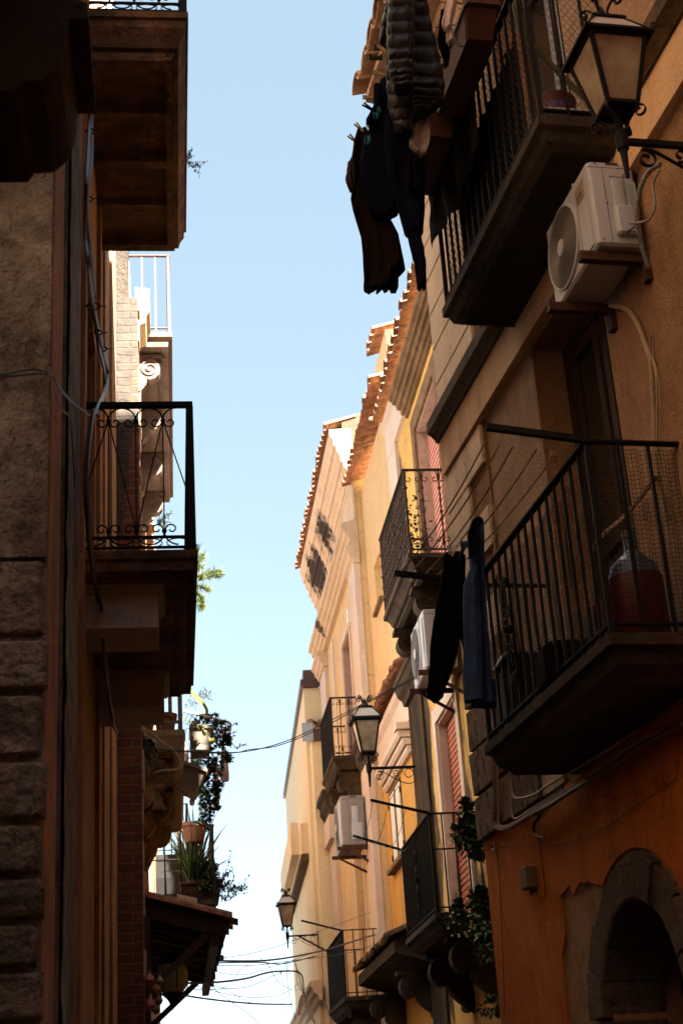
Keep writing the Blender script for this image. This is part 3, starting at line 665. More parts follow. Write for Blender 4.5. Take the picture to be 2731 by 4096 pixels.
# --- lower balcony
LB0, LB1, LBD, LBZ = 6.24, 8.24, .49, 3.62
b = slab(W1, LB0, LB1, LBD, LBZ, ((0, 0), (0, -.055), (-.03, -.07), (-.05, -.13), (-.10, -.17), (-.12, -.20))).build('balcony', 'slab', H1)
railing(W1, LB0, LB1, LBD, LBZ, .96, b, 'iron', spacing=.125, bar=.016, low=.05, rosette=[7.62], handrail=(.04, .012))
nb = MB(); zz0, zz1 = LBZ+.03, LBZ+.90
net_square(nb, lambda u, v_: (W1(LB0+.06+u*(LB1-LB0-.12), LBD-.075, zz0+v_*(zz1-zz0)), W1.n), 88, 38, seed=2)
net_square(nb, lambda u, v_: (W1(LB0+.075, u*(LBD-.08), zz0+v_*(zz1-zz0+.04)), -W1.d), 22, 40, seed=5)
nb.build('net', 'net', b)
for s, dz in ((LB0+.02, 0), (LB1-.06, 0)):
    db = MB(); a = W1(s, LBD-.05, LBZ+.955); e = W1(s+(.02 if dz == 0 else 0), LBD+.45, LBZ+1.02)
    db.tube([a, e], .01, 4, flat=(.03, .03)); db.build('drying_bar', 'iron', b)
# --- upper balcony
UZ = 6.44
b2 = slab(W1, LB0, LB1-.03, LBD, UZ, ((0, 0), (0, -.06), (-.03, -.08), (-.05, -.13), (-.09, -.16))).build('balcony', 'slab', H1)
railing(W1, LB0, LB1-.03, LBD, UZ, .98, b2, 'iron', spacing=.115, bar=.016, low=.05)
nb = MB(); zz0, zz1 = UZ+.02, UZ+.95
net_hex(nb, lambda u, v_: (W1(LB0+.06+u*(LB1-LB0-.15), LBD-.05, zz0+v_*(zz1-zz0)), W1.n), 90, 34, .0018)
net_hex(nb, lambda u, v_: (W1(LB0+.055, u*(LBD-.05), zz0+v_*(zz1-zz0)), -W1.d), 22, 34, .0018)
nb.build('net', 'net', b2)
for s in (LB0+.05, LB1-.1):
    db = MB(); db.tube([W1(s, LBD-.05, UZ+.96), W1(s, LBD+.56, UZ+1.02)], .01, 4, flat=(.03, .03)); db.build('drying_bar', 'iron', b2)

# ================================================================== MUSTARD HOUSE (beyond the near house)
def house(name, label, fr, s): return thing(name, label, 'house', fr(s, 0, 0))
H2 = house('mustard_house', 'mustard yellow house with dark damp stains, hooded pink window and roller shuttered door', M, 12)
wall(M, 10.02, 18.1, 0, 10.25, [(14.62, 16.05, 7.12, 9.47, .17), (15.15, 16.35, 3.55, 5.92, .14)], back=6).build('wall', 'm_yellow', H2)
fz = MB(); prof = [(0, 9.98), (.05, 9.98), (.05, 10.42), (.09, 10.45), (.09, 10.56), (0, 10.56)]
fz.rings([[M(s, n, z) for n, z in prof] for s in (10.05, 18.11)]); fz.build('frieze', 'pilaster', H2)
pl = MB(); pl.box(M, 17.42, 18.11, 0, .045, 7.35, 9.98); pl.build('corner_pilaster', 'pilaster', H2)
eave(M, 10.1, 18.12, 10.60, .24, .205, .09).build('eave_tiles', 'tile', H2, True)
# hood moulding over the pink window
hd = MB(); pr = [(0, 9.86), (.04, 9.86)]
for k in range(3): pr += [(.05+.05*k, 9.90+.07*k), (.085+.05*k, 9.90+.07*k), (.095+.05*k, 9.94+.07*k)]
pr += [(.23, 10.10), (.23, 10.17), (0, 10.20)]
hd.rings([[M(s, n, z) for n, z in pr] for s in (13.3, 16.5)]); hd.build('hood_moulding', 'hood', H2)
surround(M, 14.62, 16.05, 7.12, 9.47, .20, .035).build('window_surround', K['hood'], H2)
wf = MB()
for a, b in ((14.62, 15.3), (15.37, 16.05)): wf.box(M, a, b, -.165, -.13, 7.12, 9.46)
wn = wf.build('window', 'shutter_pink', H2)
lv = MB()
for a, b in ((14.66, 15.27), (15.40, 16.02)):
    z = 7.2
    while z < 9.4: lv.hexa([M(a, -.13, z), M(b, -.13, z), M(b, -.115, z-.012), M(a, -.115, z-.012), M(a, -.13, z+.05), M(b, -.13, z+.05), M(b, -.12, z+.03), M(a, -.12, z+.03)]); z += .075
lv.build('louvres', 'shutter_pink', wn)
rv = MB(); rv.box(M, 16.03, 16.048, -.125, -.002, 7.12, 9.46); rv.box(M, 14.63, 16.03, -.112, -.002, 9.44, 9.465); rv.build('reveal', 'pink', wn)
# middle balcony with cast balusters
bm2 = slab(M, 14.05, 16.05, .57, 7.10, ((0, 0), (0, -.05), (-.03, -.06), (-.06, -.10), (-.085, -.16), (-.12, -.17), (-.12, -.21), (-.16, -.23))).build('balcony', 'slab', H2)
railing(M, 14.05, 16.05, .57, 7.10, .95, bm2, 'iron_brown', spacing=.105, bar=.015, scrolls=3, cast=2, low=.05)
for s in (14.5, 15.85): corbel(M, s-.10, s+.10, 6.87, .50, .50).build('corbel', 'slab', bm2)
# string course, the black damp pilaster below it
sc_ = MB(); prof = [(0, 6.85), (.08, 6.86), (.10, 6.93), (.15, 6.97), (.18, 7.06), (.20, 7.07), (.20, 7.15), (0, 7.2)]
for a, b in ((10.05, 14.38), (14.62, 15.73), (15.97, 18.14)):
    sc_.rings([[M(s, n, z*1-.24) for n, z in prof] for s in (a, b)])
sc_.build('string_course', 'slab', H2)
dp = MB(); dp.box(M, 17.12, 18.12, 0, .03, 0, 6.61)
dp.build('damp_pilaster', 'damp', H2)
# roller shuttered door of the lower balcony
surround(M, 15.15, 16.35, 3.55, 5.92, .17, .03).build('door_surround', 'pilaster', H2)
rs = MB(); z = 3.56
pr = []
while z < 5.86:
    pr += [(-.112, z), (-.10, z+.010), (-.10, z+.052), (-.112, z+.062)]; z += .066
pr += [(-.112, 5.91), (-.13, 5.91), (-.13, 3.55)]
rs.rings([[M(s, n, zz) for n, zz in pr] for s in (15.16, 16.33)]); rs.build('roller_shutter', 'shutter', H2)
rv = MB(); rv.box(M, 16.332, 16.348, -.095, -.002, 3.56, 5.915); rv.box(M, 15.16, 16.33, -.095, -.002, 5.90, 5.918); rv.build('reveal', 'pilaster', H2)
b3 = slab(M, 14.05, 16.0, .60, 3.52, ((0, 0), (0, -.05), (-.03, -.07), (-.06, -.12), (-.12, -.17))).build('balcony', 'slab', H2)
railing(M, 14.05, 16.0, .60, 3.52, .93, b3, 'iron', spacing=.092, bar=.014, low=.05, rosette=[15.0], mid=None)
for s in (14.4, 15.7): corbel(M, s-.10, s+.10, 3.34, .46, .6).build('corbel', 'slab', b3)
tipn = 3.0-atY(1261, 3021, 1).x*0
def bar_to(s, p_in, px, py, par, mat='iron', r=.011):
    """drying bar from the rail corner out to where the photograph shows its tip"""
    e = atY(px, py, s); mb = MB(); mb.tube([p_in, e], r, 4, flat=(r*2.2, r*2.2)); mb.build('drying_bar', mat, par); return e
T1 = bar_to(14.08, M(14.08, .57, 4.45), 1481, 3200, b3); T2 = bar_to(15.97, M(15.97, .57, 4.45), 1412, 3343, b3)

# ================================================================== PEACH HOUSE with a tiled ledge
P_ = Fr((3.1, 0), (0, 1), -1)
H3 = house('peach_house', 'plain peach house with an orange lower floor under a sloping row of tiles', P_, 19)
wall(P_, 18.12, 21.85, 0, 7.10, [(20.02, 21.15, 5.12, 6.16, .1)], back=5).build('lower_wall', K['c_orange'], H3)
wall(P_, 18.12, 21.85, 7.10, 11.25, [(20.35, 21.05, 8.9, 9.62, .2)], back=5).build('upper_wall', 'b_orange', H3)
eave(P_, 18.3, 21.85, 11.35, .28, .20, .088).build('eave_tiles', 'tile', H3, True)
eave(P_, 18.3, 21.80, 7.20, .26, .20, .088, length=.34, slope=.55).build('ledge_tiles', 'tile', H3, True)
fz = MB(); prof = [(0, 6.60), (.04, 6.60), (.045, 7.0), (.10, 7.06), (.10, 7.16), (0, 7.17)]
fz.rings([[P_(s, n, z) for n, z in prof] for s in (18.13, 21.84)]); fz.build('frieze', 'pilaster', H3)
us = MB(); us.hexa([P_(18.13, .0, 7.36), P_(21.84, .0, 7.36), P_(21.84, .03, 7.36), P_(18.13, .03, 7.36), P_(18.13, .0, 7.46), P_(21.84, .0, 7.46), P_(21.84, .02, 7.46), P_(18.13, .02, 7.46)]); us.build('ledge_flashing', 'tile_pale', H3)
hd = MB()
for k in range(3):
    a = .05+.055*k
    hd.rings([[P_(s, n, z) for n, z in ((0, 6.20+.10*k), (a, 6.20+.10*k), (a+.03, 6.235+.10*k), (a+.03, 6.28+.10*k), (0, 6.28+.10*k))] for s in (18.75, 21.2)])
hd.box(P_, 18.7, 18.95, 0, .21, 6.495, 6.58); hd.build('hood_moulding', 'pilaster', H3)
sl_ = MB(); sl_.box(P_, 19.95, 21.3, -.02, .10, 5.05, 5.11); sl_.build('window_sill', 'hood', H3)
wn = MB(); wn.box(P_, 20.02, 21.15, -.098, -.02, 5.12, 6.16); wo = wn.build('window', 'whitewin', H3)
wl = MB()
for a, b in ((20.06, 20.54), (20.62, 21.11)):
    wl.box(P_, a, b, -.019, .012, 5.16, 6.12); wl.box(P_, a+.07, b-.07, .012, .02, 5.24, 6.04)
wl.build('shutter', 'whitewin', wo)
wl = MB()
for a, b in ((20.06, 20.54), (20.62, 21.11)):
    for c, d in ((5.20, 5.9),):
        for q in ((a+.05, a+.065, 5.2, 6.08), (b-.065, b-.05, 5.2, 6.08), (a+.065, b-.065, 5.2, 5.215), (a+.065, b-.065, 6.065, 6.08)): wl.box(P_, q[0], q[1], .0125, .016, q[2], q[3])
for z in (5.22, 5.95): wl.box(P_, 20.0, 20.03, -.02, .03, z, z+.08); wl.box(P_, 21.14, 21.18, -.02, .03, z, z+.08)
wl.box(P_, 20.555, 20.605, -.019, .02, 5.16, 6.12); wl.box(P_, 20.0, 20.055, -.01, .014, 5.13, 6.15); wl.box(P_, 21.115, 21.17, -.01, .014, 5.13, 6.15); wl.box(P_, 20.0, 21.17, -.01, .014, 6.125, 6.16); wl.build('shutter_frame', 'wood', wo)
sl_ = MB(); sl_.box(P_, 20.3, 21.12, -.01, .06, 8.84, 8.895); sl_.build('small_sill', 'hood', H3)
dk = MB(); dk.box(P_, 20.35, 21.05, -.19, -.17, 8.9, 9.62); dk.build('small_window', 'b_orange', H3)
# stair tower rising behind
tw = MB(); tw.box(P_, 18.45, 19.6, -.95, -.02, 11.3, 12.22); tw.build('stair_tower', 'b_orange', H3)
tw = MB(); tw.box(P_, 18.42, 18.447, -.95, -.02, 11.3, 12.24); tw.build('tower_sun_face', 'gable', H3)  # thin facing, darker than the tower because this side takes the sun
eave(P_, 18.5, 19.15, 12.25, .16, .20, .088, length=.4).build('tower_tiles', 'tile', H3, True)
# low tiled canopy over a ground floor door
cp = eave(P_, 17.9, 21.7, 3.80, .62, .17, .075, length=.62, slope=.38); cp.build('canopy_tiles', K['slab_l'], H3, True)
cb = MB(); cb.hexa([P_(17.9, 0, 3.45), P_(21.7, 0, 3.45), P_(21.7, .55, 3.62), P_(17.9, .55, 3.62), P_(17.9, 0, 4.0), P_(21.7, 0, 4.0), P_(21.7, .55, 3.76), P_(17.9, .55, 3.76)]); cb.build('canopy', 'slab', H3)
for s in (18.3, 21.2): corbel(P_, s-.1, s+.1, 3.44, .5, .55).build('corbel', 'slab', H3)

# ================================================================== OCHRE HOUSE with the big cornice
H4 = house('cornice_house', 'ochre house with mauve pilasters under a deep moulded cornice edged with tiles', M, 25)
wall(M, 21.86, 28.25, 0, 12.0, [(23.70, 24.80, 7.3, 9.56, .28), (23.85, 24.95, 3.45, 6.0, .3), (24.35, 25.05, 11.0, 11.42, .12)], back=5).build('wall', 'd_yellow', H4)
pm = MB(); pm.box(M, 21.84, 22.62, 0, .10, 0, 10.30); pm.box(M, 27.30, 28.27, 0, .07, 0, 10.30); pm.box(M, 26.2, 26.5, 0, .0199, 7.7, 10.2); pm.build('pilaster', 'pilaster', H4)
pm = MB(); pm.box(M, 21.84, 28.27, 0, .04, 10.75, 11.45); pm.build('frieze', 'cornice2', H4)
def mould(pr, s0, s1, name, mat, fr=M, ret=None):
    mb = MB(); mb.rings([[fr(s, n, z) for n, z in pr] for s in (s0, s1)]); mb.build(name, mat, H4)
cor = [(0, 11.45), (.05, 11.45), (.06, 11.52), (.09, 11.53), (.10, 11.62), (.15, 11.68), (.155, 11.76), (.19, 11.77), (.195, 11.88), (.25, 11.96), (.255, 12.04), (.29, 12.05), (.30, 12.16), (.345, 12.24), (.35, 12.34), (0, 12.36)]
mould(cor, 21.84, 28.3, 'cornice', 'cornice')
eave(M, 21.9, 28.35, 12.42, .44, .205, .088).build('cornice_tiles', 'tile', H4, True)
st = [(0, 10.30), (.08, 10.31), (.10, 10.38), (.14, 10.40), (.15, 10.47), (.20, 10.50), (.21, 10.57), (.26, 10.60), (.26, 10.68), (.03, 10.76), (0, 10.76)]
mould(st, 21.84, 28.3, 'string_course', 'cornice2')
st2 = [(0, 10.0), (.10, 10.0), (.11, 10.06), (.16, 10.10), (.17, 10.18), (.22, 10.22), (.22, 10.29), (0, 10.30)]
mould(st2, 27.24, 28.34, 'pilaster_capital', 'cornice2'); mould(st2, 21.80, 22.70, 'pilaster_capital', 'cornice2')
sc4 = [(0, 7.15), (.12, 7.16), (.14, 7.26), (.20, 7.34), (.21, 7.48), (.26, 7.52), (.26, 7.62), (0, 7.66)]
mould(sc4, 27.2, 28.4, 'lower_capital', 'slab'); pm = MB(); pm.box(M, 27.15, 28.32, 0, .16, 6.72, 7.15); pm.build('capital_block', 'pilaster', H4)
mould([(n*.8, z-.35) for n, z in sc4], 21.8, 22.75, 'lower_capital', 'slab')
# side gable of its attic, facing down the alley
gb = MB(); q = [(2.86, 12.40), (2.86, 12.56), (3.1, 12.62), (4.0, 12.95), (6, 12.95), (6, 12.0), (3.02, 12.0)]
gb.prism(q, lambda p: V((p[0], 21.85, p[1])), lambda p: V((p[0], 22.1, p[1]))); gb.build('attic_gable', 'gable', H4)
surround(M, 23.70, 24.80, 7.3, 9.56, .14, .02).build('door_surround', 'pilaster', H4)
rv = MB(); rv.box(M, 24.77, 24.798, -.27, -.002, 7.3, 9.555); rv.box(M, 23.7, 24.76, -.27, -.002, 9.53, 9.558); rv.box(M, 23.71, 24.76, -.275, -.265, 7.3, 9.52); rv.build('reveal', 'pink', H4)
surround(M, 23.85, 24.95, 3.45, 6.0, .14, .02).build('door_surround', 'pilaster', H4)
rv = MB(); rv.box(M, 23.86, 24.94, -.295, -.28, 3.45, 5.99); rv.build('door', 'pink', H4)
gw = MB(); gw.box(M, 24.37, 25.03, -.11, -.06, 11.01, 11.41); gw.build('attic_window', 'greenwin', H4)
gw = MB(); gw.box(M, 24.9, 25.35, .0, .05, 10.78, 11.44); gw.build('attic_shutter', 'greenwin', H4)
al = MB(); al.bbox(M(23.3, .04, 9.62), .08, .14, .26, .015, Matrix.Rotation(0, 3, 'Z')); al.build('alarm_box', 'whitetag', H4)
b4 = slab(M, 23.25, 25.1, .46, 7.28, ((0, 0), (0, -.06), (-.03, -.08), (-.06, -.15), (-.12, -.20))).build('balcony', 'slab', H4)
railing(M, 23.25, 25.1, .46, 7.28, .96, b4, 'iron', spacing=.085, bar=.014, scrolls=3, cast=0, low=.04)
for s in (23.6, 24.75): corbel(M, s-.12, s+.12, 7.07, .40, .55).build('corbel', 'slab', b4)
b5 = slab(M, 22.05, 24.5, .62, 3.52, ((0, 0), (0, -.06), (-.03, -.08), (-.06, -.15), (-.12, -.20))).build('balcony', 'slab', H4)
railing(M, 22.05, 24.5, .62, 3.52, .92, b5, 'iron', spacing=.12, bar=.014, low=.05)
sh = MB(); sh.box(M, 22.12, 24.45, .60, .604, 3.54, 4.38); sh.build('privacy_sheet', 'black_cloth', b5)
for s in (22.4, 24.1): corbel(M, s-.11, s+.11, 3.31, .52, .6).build('corbel', 'slab', b5)
bar_to(22.08, M(22.08, .6, 4.43), 1204, 3682, b5); bar_to(24.45, M(24.45, .6, 4.43), 1189, 3742, b5)
wt = MB(); wt.bbox(atX(1478, 3532, 2.98)-V((0, 0, 0)), .03, .10, .30, .02); wt.build('white_plate', 'whitetag', H4)

# ================================================================== FAR HOUSE, its near end painted pale to look sunlit
H5 = house('far_cream_house', 'pale cream house closing the alley, its near end painted pale as if sunlit', FB, .5)
wall(FB, 0, 10.2, 0, 10.05, (), back=6).build('wall', 'far', H5)
ew = MB(); ew.box(FB, -.02, 0, -5, .0, 0, 10.0); ew.build('end_wall', 'cream', H5)
gt = MB(); gt.box(FB, -.12, 10.3, .0, .06, 10.06, 10.2); gt.box(FB, -.10, -.02, -5, .0, 10.06, 10.4); gt.box(FB, -.019, 10.3, -.3, .0, 10.055, 10.38)
gt.build('metal_fascia', 'gutter', H5)
E5 = Fr((2.715, 28.36), (0, 1), -1)
an = MB(); an.box(E5, 0, .7, -4, 0, 0, 8.85); an.build('annex_wall', 'cream', H5)
an = MB(); an.box(E5, -.10, 0, -4, .0, 8.82, 9.04); an.build('gutter', 'gutter', H5)
tl = Fr((2.72, 29.0), (1, 0), 1); 
eave(Fr((2.74, 28.36), (1, 0), 1), .02, 3.6, 9.12, .10, .20, .088, length=1., slope=.35).build('annex_tiles', 'tile', H5, True)
bs = MB(); a = atY(1202, 2865, 28.9); c = atY(1240, 2915, 28.9)
bs.grid(lambda u, v_: V((a.x+(c.x-a.x)*u, 28.86+.02*sin(u*12), c.z+(a.z-c.z)*v_)), 8, 2); 
bs.box(E5, -.16, -.12, -.02, .17, 8.98, 9.38); bs = MB().box(E5, -.14, -.11, -.02, .19, 8.80, 9.16); bs.build('plastic_sheet', 'bluesheet', H5)
# parapet terrace on the street side, stained by rain
tp = MB(); tp.box(FB, 1.0, 8.2, 0, .14, 6.95, 7.55); tp.box(FB, 1.9, 8.25, .14, .30, 7.1, 7.75); tp.build('terrace_parapet', K['far'], H5)
tb = MB(); tb.box(FB, 1.0, 8.3, 0, .16, 6.82, 6.94); tb.build('terrace_beam', 'moulding', H5)
pr = [(0, 4.0), (.06, 4.02), (.08, 4.10), (.15, 4.14), (.17, 4.22), (.22, 4.25), (.22, 4.33), (0, 4.36)]
lg = MB(); lg.rings([[FB(s, n, z) for n, z in pr] for s in (-.9, 10.2)]); lg.build('ground_floor_cornice', 'cornice2', H5)

# ================================================================== NEAR LEFT HOUSE
H6 = house('old_stone_house', 'dark old house at the left with rusticated grey stone pier and two iron railed balconies', L1, 6)
wall(L1, 5.62, 13.28, 0, 10.9, [(8.35, 9.75, 4.86, 7.05, .22), (8.35, 9.75, 8.60, 10.7, .22)], back=5).build('wall', 'orange_left', H6)
wall(L1, 5.62, 9.2, 10.91, 20, ()).build('added_storey', K['stone_near'], H6)  # unseen storey added out of view, darker half that bounces little light
wall(L1, 9.21, 13.28, 10.91, 20, ()).build('added_storey', K['cream_left'], H6)  # unseen pale half, added to bounce sunlight across the alley
YP = 5.6; XP = -.472
EF = Fr((0, YP), (1, 0), 1)          # n towards the viewer
ys = [4330, 4100, 3880, 3690, 3507, 3289, 3040, 2775, 2555, 2235]
zs = [0, .35, .7, 1.05] + [z for z in [atY(100, y, YP).z for y in ys] if z > 1.2]
bk = MB()
for i in range(len(zs)-1):
    z0, z1 = zs[i], zs[i+1]; xr = XP+(.012 if i % 2 else -.012)
    for (a, b) in ((xr-.62, xr), (xr-1.3, xr-.635)):
        def surf(u, v_, a=a, b=b, z0=z0, z1=z1, i=i):
            x = a+(b-a)*u; hh = z1-z0-.018; q = z0+.009+hh*v_
            cx = min(u*(b-a), (1-u)*(b-a)); cz = min(v_*hh, (1-v_)*hh); e = min(cx, cz)
            r = .035
            if cx < r and cz < r: e = max(0, r-sqrt((r-cx)**2+(r-cz)**2))
            d = .026*min(1, e/.016)**.6+.6*(.020*mnoise.noise(V((x*5, q*7, i)))+.014*mnoise.noise(V((x*15, q*17, i)))+.010*mnoise.noise(V((x*38, q*44, i))))*(e > .004)
            return V((x, YP-d, q))
        bk.grid(surf, 70, 30)
bk.build('rusticated_blocks', 'stone_near', H6, True)
sp = MB()
sp.grid(lambda u, v_: V((XP-1.35+1.35*u, YP-.028-.016*mnoise.noise(V((u*7, v_*26, 1)))-.010*mnoise.noise(V((u*22, v_*90, 5))), zs[-1]+(10.9-zs[-1])*v_)), 50, 260)
sp.box(EF, XP-1.35, XP, -.02, 0, 0, 10.9)
sp.build('stone_pier', 'stone_near', H6, True)
ch = MB(); ch.rings([[V((x, y, zz)) for x, y in ((XP-.02, YP+.01), (XP+.004, YP+.02), (XP+.012, YP+.12), (XP+.006, YP+.55), (-.50, YP+.62), (-.52, YP+.3))] for zz in (0, 10.9)]); ch.build('rounded_edge', K['orange_left'], H6)
wall(Fr((-1.9, 0), (0, 1), 1), -12, 5.3, 0, 20, (), back=3).build('side_wing', 'orange_left', H6)
gs = MB()
gs.grid(lambda u, v_: L1(6.45+.80*u, .045+.012*mnoise.noise(V((u*3, v_*60, 2))), v_*10.9), 3, 160)
gs.box(L1, 6.45, 7.25, 0, .03, 0, 10.9); gs.build('grey_stone_jamb', 'stone_near', H6, True)
st_ = MB()
for a, b, n in ((7.75, 7.82, .012), (7.98, 8.22, .03), (9.9, 10.08, .03), (10.9, 11.0, .02), (12.2, 13.2, .025)): st_.box(L1, a, b, 0, n, 0, 10.9)
st_.build('render_band', K['orange_left'], H6)
for k, (za, zb) in enumerate(((4.86, 7.05), (8.60, 10.7))):
    sh = MB(); sh.box(L1, 8.36, 9.74, -.215, -.16, za, zb-.01); w_ = sh.build('door', 'wood', H6)
    lv = MB(); q = za+.06
    while q < zb-.1:
        lv.box(L1, 8.45, 9.0, -.158, -.145, q, q+.03); lv.box(L1, 9.1, 9.65, -.158, -.145, q, q+.03); q += .06
    lv.build('louvres', 'wood', w_)
def left_balcony(zt, H, blocks, fascia=.30):
    DD = .675 if blocks else .70
    b = slab(L1, 8.12, 10.72, DD, zt, ((0, 0), (0, -.05), (-.02, -.06), (-.02, -.12), (-.05, -.6*fascia), (-.07, -.85*fascia), (-.10, -.87*fascia), (-.10, -fascia))).build('balcony', 'slab_l', H6)
    if not blocks:
        # soffit panels between cross beams
        bm_ = MB(); zb = zt-fascia
        for i in range(5):
            s = 8.25+i*(10.5-8.25)/4; bm_.box(L1, s-.045, s+.045, .0, .54, zb-.05, zb+.012)
        bm_.box(L1, 8.22, 10.55, .54, .585, zb-.03, zb+.012); bm_.build('soffit_beam', 'slab_l', b)
    else:
        for a, bb, dz, dn in ((8.30, 8.75, .41, .44), (10.0, 10.5, .40, .46)):
            c = MB(); c.box(L1, a, bb, 0, dn, zt-dz, zt-fascia-.04)
            c.box(L1, a-.02, bb+.02, 0, dn+.02, zt-fascia-.04, zt-fascia-.02); c.box(L1, a-.04, bb+.04, 0, dn+.04, zt-fascia-.02, zt-fascia+.011); c.build('corbel', 'grey_block', b)
    # railing: rods fanning between knots, scrolls top and bottom
    d = DD-.03; h = .97; s0, s1 = 8.15, 10.69; m = 'iron'
    hr = MB(); hr.box(L1, s0-.02, s1+.02, d-.02, d+.02, zt+h-.03, zt+h)
    for s in (s0, s1): hr.box(L1, s-.02, s+.02, 0, d-.02, zt+h-.03, zt+h)
    hr.build('handrail', m, b)
    lr = MB()
    for q in (.02, .085):
        lr.box(L1, s0-.01, s1+.01, d-.008, d+.008, zt+q, zt+q+.014)
        for s in (s0, s1): lr.box(L1, s-.008, s+.008, 0, d-.01, zt+q, zt+q+.014)
    lr.build('bottom_rail', m, b)
    for s in (s0, s1):
        p = MB(); p.box(L1, s-.022, s+.022, d-.022, d+.022, zt+.004, zt+h-.031); p.build('corner_post', m, b)
    for side in range(3):
        W_ = d if side < 2 else s1-s0
        Pf = (lambda t, q: L1(s0, t, q)) if side == 0 else ((lambda t, q: L1(s1, t, q)) if side == 1 else (lambda t, q: L1(s0+t, d, q)))
        n = 4 if side < 2 else 14
        kn = [W_*i/n for i in range(n+1)]
        for i in range(1, n):
            top_ = i % 1 == 0
            for j in ((i-1, i, i+1) if i % 2 else (i,)):
                r = MB(); z0 = zt+.13; z1 = zt+h-.12
                r.tube([Pf(kn[j], z0 if 0 < j < n else zt+.3), Pf(kn[i], z1)], .0042, 5); r.build('rod', m, b)
        sb = MB(); u = (Pf(1, 0)-Pf(0, 0)); v_ = V((0, 0, 1)); st = W_/n
        for i in range(1, n):
            for zc, sg in ((zt+h-.12, 1), (zt+.13, -1)):
                c = Pf(kn[i], zc); sb.lathe(c, [(0, -.016), (.012, -.011), (.016, 0), (.012, .011), (0, .016)], 8)
                for q in (-1, 1):
                    arc = [c+u*(q*st*.5*(1-cos(a)))+v_*(sg*.085*sin(a)) for a in [R_(k*10) for k in range(10)]]
                    sb.tube(arc, .0055, 5)
                    sb.tube(scroll(c+u*(q*st*.26)-v_*sg*.012, u*q, v_*sg, .034, .012, .95, R_(185), 14, 1 ), .005, 5)
        for i in range(n):
            c = Pf((kn[i]+kn[i+1])/2, zt+.055); sb.tube([c+u*(st*.42*cos(a))+v_*(.028*sin(a)) for a in [R_(k*20) for k in range(19)]], .004, 4)
        sb.build('scroll_band', m, b)
    return b
LBA = left_balcony(4.83, 1, True, .16)
LBB = left_balcony(8.78, 1, False)
tr = MB(); tr.bbox(L1(10.25, .36, 9.06), .42, .9, .16, .03); tr.build('white_trough', 'cream', LBB)
# dark stone bracket of the balcony overhead, out of focus
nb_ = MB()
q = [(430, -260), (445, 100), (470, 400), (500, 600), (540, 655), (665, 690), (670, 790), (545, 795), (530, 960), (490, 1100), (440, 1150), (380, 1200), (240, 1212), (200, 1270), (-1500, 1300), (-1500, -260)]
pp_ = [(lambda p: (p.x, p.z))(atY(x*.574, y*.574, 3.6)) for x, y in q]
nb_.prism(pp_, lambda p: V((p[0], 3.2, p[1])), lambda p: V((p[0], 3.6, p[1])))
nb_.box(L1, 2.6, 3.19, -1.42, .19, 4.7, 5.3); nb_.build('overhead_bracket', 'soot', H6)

# ================================================================== BRICK HOUSE, further left
BR = Fr((-.26, 0), (0, 1), 1)
H7 = house('brick_pier_house', 'flaking brick and plaster house at the left with pink soffit balcony and potted plants', L2, 15)
wb = MB(); wb.box(BR, 13.3, 13.9, -1.2, 0, 0, 9.66); wb.build('brick_pier', 'brick', H7)
wb = MB(); wb.box(L2, 13.32, 13.9, -1.2, .02, 9.663, 11.5); wb.build('pier_top', 'sunlit', H7)
ls = MB(); rnd = random.Random(5)
z = 3.0
while z < 9.6:
    hh = rnd.uniform(.08, .35)
    if rnd.random() < .8:
        ls = MB(); ls.box(BR, 13.33+rnd.uniform(0, .03), 13.6, 0, rnd.uniform(.008, .022), z, z+hh-.01); ls.build('plaster_chip', 'lit_strip', H7)
    z += hh
wall(L2, 13.9, 19.0, 0, 11.0, [(15.2, 16.3, 5.46, 7.8, .2), (15.2, 16.3, 9.96, 10.9, .2)], back=5).build('wall', 'cream_left', H7)
pk = slab(L2, 14.5, 18.9, .47, 9.95, ((0, 0), (0, -.06), (-.04, -.09), (-.05, -.16), (-.10, -.17))).build('balcony', 'pinkstone', H7)
for s in (14.75, 16.0, 17.3, 18.5):
    corbel(L2, s-.07, s+.07, 9.77, .36, .55).build('corbel', 'pinkstone', pk)
pn = MB()
for a, b in ((14.9, 15.85), (16.15, 17.15), (17.45, 18.35)): pn.box(L2, a, b, .06, .30, 9.745, 9.763)
pn.build('soffit_panel', 'pinkstone', pk)
railing(L2, 14.52, 18.88, .46, 9.96, 1.0, pk, 'pinkiron', endn=3, spacing=.07, bar=.02, low=.06, inset=.02)
sd_ = MB(); sd_.box(L2, 14.60, 18.8, .42, .43, 10.02, 10.9); sd_.build('side_sheet', 'pinkiron', pk)
cs = MB(); pr = [(-.02, 10.02), (.11, 10.03), (.125, 9.78), (.10, 9.74), (.085, 9.66), (.0, 9.62), (-.02, 9.62)]
cs.rings([[BR(s, n+.0, zz-.38+.0) for n, zz in pr] for s in (13.45, 14.1)])
# a stub of old cornice
cs = MB(); a = [(541, 1148), (598, 1155), (600, 1240), (585, 1265), (583, 1290), (541, 1305)]
pz = [(lambda p: (p.x, p.z))(atY(x, y, 13.95)) for x, y in a]
cs.prism(pz, lambda p: V((p[0], 13.95, p[1])), lambda p: V((p[0], 14.45, p[1]))); cs.build('cornice_stub', K['d_yellow'], H7)
pb = slab(L2, 14.5, 18.6, .52, 5.46, ((0, 0), (0, -.06), (-.01, -.09), (-.03, -.2), (-.10, -.22))).build('balcony', K['tower'], H7)
for s in (14.7, 16.2, 17.6):
    corbel(L2, s-.12, s+.12, 5.25, .40, .62).build('corbel', K['slab_l'], pb)
